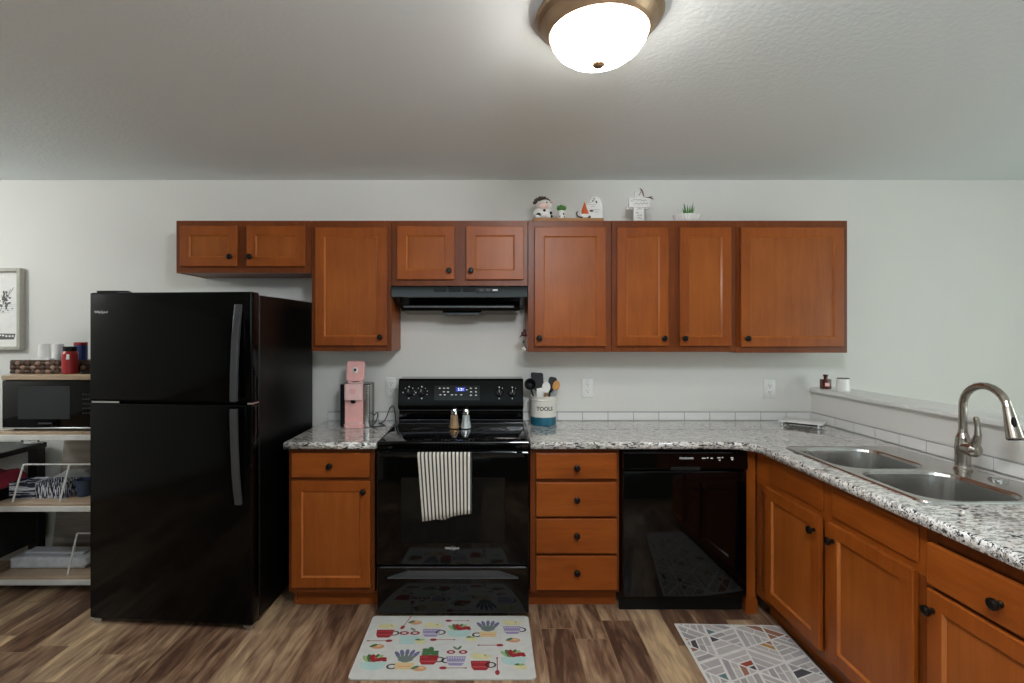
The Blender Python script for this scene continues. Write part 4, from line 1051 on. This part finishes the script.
def elp(cx, cy, rx, ry, m, rot=0, n=14):
    flat([(cx+rx*math.cos(a)*math.cos(rot)-ry*math.sin(a)*math.sin(rot), cy+rx*math.cos(a)*math.sin(rot)+ry*math.sin(a)*math.cos(rot)) for a in [2*math.pi*k/n for k in range(n)]], m)
def ringp(cx, cy, r0, r1, m):
    for k in range(10):
        a, b = 2*math.pi*k/10, 2*math.pi*(k+1)/10
        flat([(cx+r*math.cos(t)*1.25, cy+r*math.sin(t)) for r, t in ((r0, a), (r1, a), (r1, b), (r0, b))], m)
def cupp(cx, cy, m, m2, side=1):
    ringp(cx+side*.036, cy+.002, .011, .017, 'm_dark')
    flat([(cx-.038, cy+.026), (cx-.034, cy-.012), (cx-.024, cy-.028), (cx+.020, cy-.028), (cx+.030, cy-.012), (cx+.034, cy+.026)], m)
    flat([(cx-.034, cy-.006), (cx+.03, cy-.006), (cx+.029, cy-.012), (cx-.033, cy-.012)], m2)
    for k in range(7): elp(cx-.030+.0095*k, cy+.016, .0024, .005, m2, 0, 6)
def spoonp(cx, cy, rot, m='m_red'):
    c_, s_ = math.cos(rot), math.sin(rot)
    def T(x, y): return (cx+x*c_-y*s_, cy+x*s_+y*c_)
    flat([T(-.045, -.0016), T(.030, -.0016), T(.030, .0016), T(-.045, .0016)], m)
    p = T(.036, 0); elp(p[0], p[1], .014, .0085, m, rot); p = T(-.046, 0); elp(p[0], p[1], .005, .0035, m, rot)
def leafp(cx, cy, l, a, m, wd=.2): elp(cx+l/2*math.cos(a), cy+l/2*math.sin(a), l/2, l*wd, m, a, 10)
def peppers(cx, cy):
    for k, a in enumerate((130, 110, 95, 75, 60)): leafp(cx-.015+.004*k, cy, .05, R(a), ('m_lime', 'm_green')[k % 2])
    elp(cx-.006, cy+.022, .013, .024, 'm_red', .35); elp(cx+.022, cy+.016, .024, .011, 'm_red', .35); elp(cx+.036, cy+.012, .012, .008, 'm_red', -.5); elp(cx+.0, cy+.026, .003, .008, 'm_redl', .3, 8)
items = [('cup_red', -.31, .082), ('spoon_v', -.222, .174), ('peach', -.173, .174), ('cup_pur', -.082, .089), ('spoon_h', .037, .191), ('bowl', .053, .093), ('lav', .195, .093), ('cup_pur', .317, .111), ('pot', -.188, .038), ('spoon_h2', -.324, .024), ('spoon_h', -.023, .032), ('lemon', -.129, .017), ('lemon', .116, .038), ('spoon_h2', .208, -.01), ('peach', .32, .028), ('peach', -.324, -.02), ('bowl', -.317, -.146), ('lav', -.177, -.14), ('cup_green', -.07, -.116), ('cup_cher', .054, -.122), ('cup_red', .165, -.153), ('bowl', .313, -.112), ('spoon_v2', .238, -.158), ('spoon_h', .042, -.171), ('peach', -.105, -.175), ('lemon', .341, -.164)]
for n_, x, y in items:
    PC = (x, y)
    if n_.startswith('cup'):
        m = {'cup_red': 'm_red', 'cup_pur': 'm_pur', 'cup_green': 'm_red', 'cup_cher': 'm_pur'}[n_]; side = -1 if n_ == 'cup_cher' else 1
        if n_ in ('cup_red', 'cup_pur'):
            elp(x, y+.050, .040, .017, 'm_yel'); elp(x-.016, y+.060, .020, .013, 'm_yel'); elp(x+.016, y+.056, .003, .006, 'm_green', .3, 6); elp(x+.02, y+.05, .002, .010, 'm_pot', .6, 6)
        if n_ == 'cup_green':
            for k in range(5): leafp(x, y+.022+.014*(k//2), .036, R(25 if k % 2 else 155), 'm_green', .3)
            leafp(x, y+.04, .04, R(90), 'm_green', .3); flat([(x-.002, y+.02), (x+.002, y+.02), (x+.002, y+.07), (x-.002, y+.07)], 'm_green')
        if n_ == 'cup_cher':
            for dx in (-.024, .022): elp(x+dx, y+.052, .017, .012, 'm_red'); elp(x+dx, y+.052, .008, .005, 'm_bg', 0, 8)
            leafp(x, y+.066, .028, R(60), 'm_green'); leafp(x, y+.066, .028, R(130), 'm_sage')
        cupp(x, y, m, 'm_redl' if m == 'm_red' else 'm_bg', side)
    elif n_ == 'bowl':
        peppers(x, y+.012); flat([(x-.052, y+.012), (x-.04, y-.02), (x-.02, y-.032), (x+.02, y-.032), (x+.04, y-.02), (x+.052, y+.012)], 'm_teal')
    elif n_ == 'pot':
        for dx in (-.03, .014): elp(x+dx+.006, y+.040, .020, .013, 'm_red'); elp(x+dx+.006, y+.040, .010, .006, 'm_bg', 0, 8)
        leafp(x+.02, y+.056, .03, R(140), 'm_sage')
        flat([(x-.040, y+.022), (x-.032, y-.034), (x+.032, y-.034), (x+.040, y+.022)], 'm_teal')
    elif n_ == 'lav':
        for k, a in enumerate((125, 108, 90, 72, 55)):
            leafp(x+.002*(k-2), y+.004, .075, R(a), 'm_sage', .09); leafp(x+.045*math.cos(R(a)), y+.004+.045*math.sin(R(a)), .036, R(a), 'm_lav', .22)
        for a in (150, 30, 140, 40): leafp(x, y+.006, .034, R(a), 'm_sage', .14)
        ringp(x-.044, y-.018, .010, .016, 'm_dark')
        flat([(x-.036, y+.004), (x-.030, y-.034), (x+.030, y-.034), (x+.038, y+.004)], 'm_pot'); flat([(x-.022, y-.015), (x+.024, y-.015), (x+.024, y-.019), (x-.022, y-.019)], 'm_dark' if False else 'm_peach')
    elif n_ == 'peach':
        elp(x, y, .026, .015, 'm_peach'); elp(x-.018, y+.006, .016, .007, 'm_green', .6); elp(x+.006, y+.004, .010, .005, 'm_pot')
    elif n_ == 'lemon':
        elp(x, y, .024, .015, 'm_yel', -.2); elp(x+.002, y+.012, .016, .006, 'm_lime', .2); elp(x-.012, y+.014, .010, .005, 'm_green', .3)
    else: spoonp(x, y, {'spoon_v': R(-105), 'spoon_v2': R(-90), 'spoon_h': R(180), 'spoon_h2': 0}[n_])
o = mb.build('kitchen_mat', list(MATC), None, (-.208, -.892, 0))
tag(o, 'pale kitchen mat printed with teacups, herbs and fruit in front of the range', 'mat')

# ------------------------------------------------------------------ geometric rug along the peninsula
RC = {}
for k, c in dict(r_line=(222, 220, 214), r_grey=(176, 170, 167), r_grey2=(190, 185, 180), r_grey3=(160, 155, 154), r_rust=(150, 66, 46), r_ochre=(176, 134, 66), r_slate=(70, 66, 70), r_taupe=(150, 104, 80), r_teal=(96, 122, 124)).items():
    M[k] = plain(k, c, .95, var=.06, bump=.2, bscale=400); RC[k] = len(RC)
mb = MB(); RW, RL = .53, 1.07
mb.box(0, RW, -RL, 0, .0005, .007, .002, RC['r_line'])
def clip(poly, x0, x1, y0, y1):
    for ax, lim, sg in ((0, x0, 1), (0, x1, -1), (1, y0, 1), (1, y1, -1)):
        out = []
        for i in range(len(poly)):
            a, b = poly[i-1], poly[i]; da, db = (a[ax]-lim)*sg, (b[ax]-lim)*sg
            if (da >= 0) != (db >= 0):
                t_ = da/(da-db); out.append(tuple(a[j]+(b[j]-a[j])*t_ for j in (0, 1)))
            if db >= 0: out.append(b)
        poly = out
        if len(poly) < 3: return []
    return poly
rnd = random.Random(5)
def put(poly, m):
    p = clip(poly, .012, RW-.012, -RL+.012, -.012)
    if len(p) >= 3:
        f = mb.poly([(x, y, .0074) for x, y in p], RC[m]); f.normal_update()
        if f.normal.z < 0: f.normal_flip()
s = .165; hgt = s*math.sqrt(3)/2
def tri_fill(A, B, C):
    A, B, C = Vector(A), Vector(B), Vector(C); g = (A+B+C)/3
    A, B, C = [g+(p-g)*.90 for p in (A, B, C)]
    ks = rnd.randrange(3); A, B, C = (A, B, C)[ks:]+(A, B, C)[:ks]
    n = rnd.choice((3, 4, 4)); gap = .028
    for i in range(n):          # bands parallel to BC
        t0, t1 = i/n+(gap if i else 0), (i+1)/n-gap
        P = [A.lerp(B, t0), A.lerp(B, t1), A.lerp(C, t1), A.lerp(C, t0)]
        cuts = [0]+([rnd.uniform(.3, .7)] if i >= 2 and rnd.random() < .7 else [])+[1]
        for c0, c1 in zip(cuts, cuts[1:]):
            e = .02; q = [P[0].lerp(P[3], c0+(e if c0 else 0)), P[1].lerp(P[2], c0+(e if c0 else 0)), P[1].lerp(P[2], c1-(e if c1 < 1 else 0)), P[0].lerp(P[3], c1-(e if c1 < 1 else 0))]
            col = rnd.choice(('r_grey', 'r_grey2', 'r_grey2', 'r_grey3', 'r_grey'))
            if i < 2 and rnd.random() < .42: col = rnd.choice(('r_rust', 'r_ochre', 'r_slate', 'r_taupe', 'r_slate', 'r_teal'))
            pts = [(v.x, v.y) for v in q]
            if (q[0]-q[3]).length < 1e-5: pts = pts[:3]
            put(pts, col)
def turn(q): c_, s_ = math.cos(R(24)), math.sin(R(24)); return (q[0]*c_-q[1]*s_, q[0]*s_+q[1]*c_)
for j in range(-3, 13):
    for i in range(-6, 9):
        ox = (i+.5*(j % 2))*s; oy = -j*hgt
        tri_fill(*[turn(q) for q in ((ox, oy), (ox+s, oy), (ox+s/2, oy-hgt))]); tri_fill(*[turn(q) for q in ((ox+s, oy), (ox+s*1.5, oy-hgt), (ox+s/2, oy-hgt))])
o = mb.build('woven_rug', list(RC), None, (.936, -.719, 0), (0, 0, R(-2.0)))
tag(o, 'pale grey geometric triangle-patterned rug along the peninsula cabinets', 'rug')
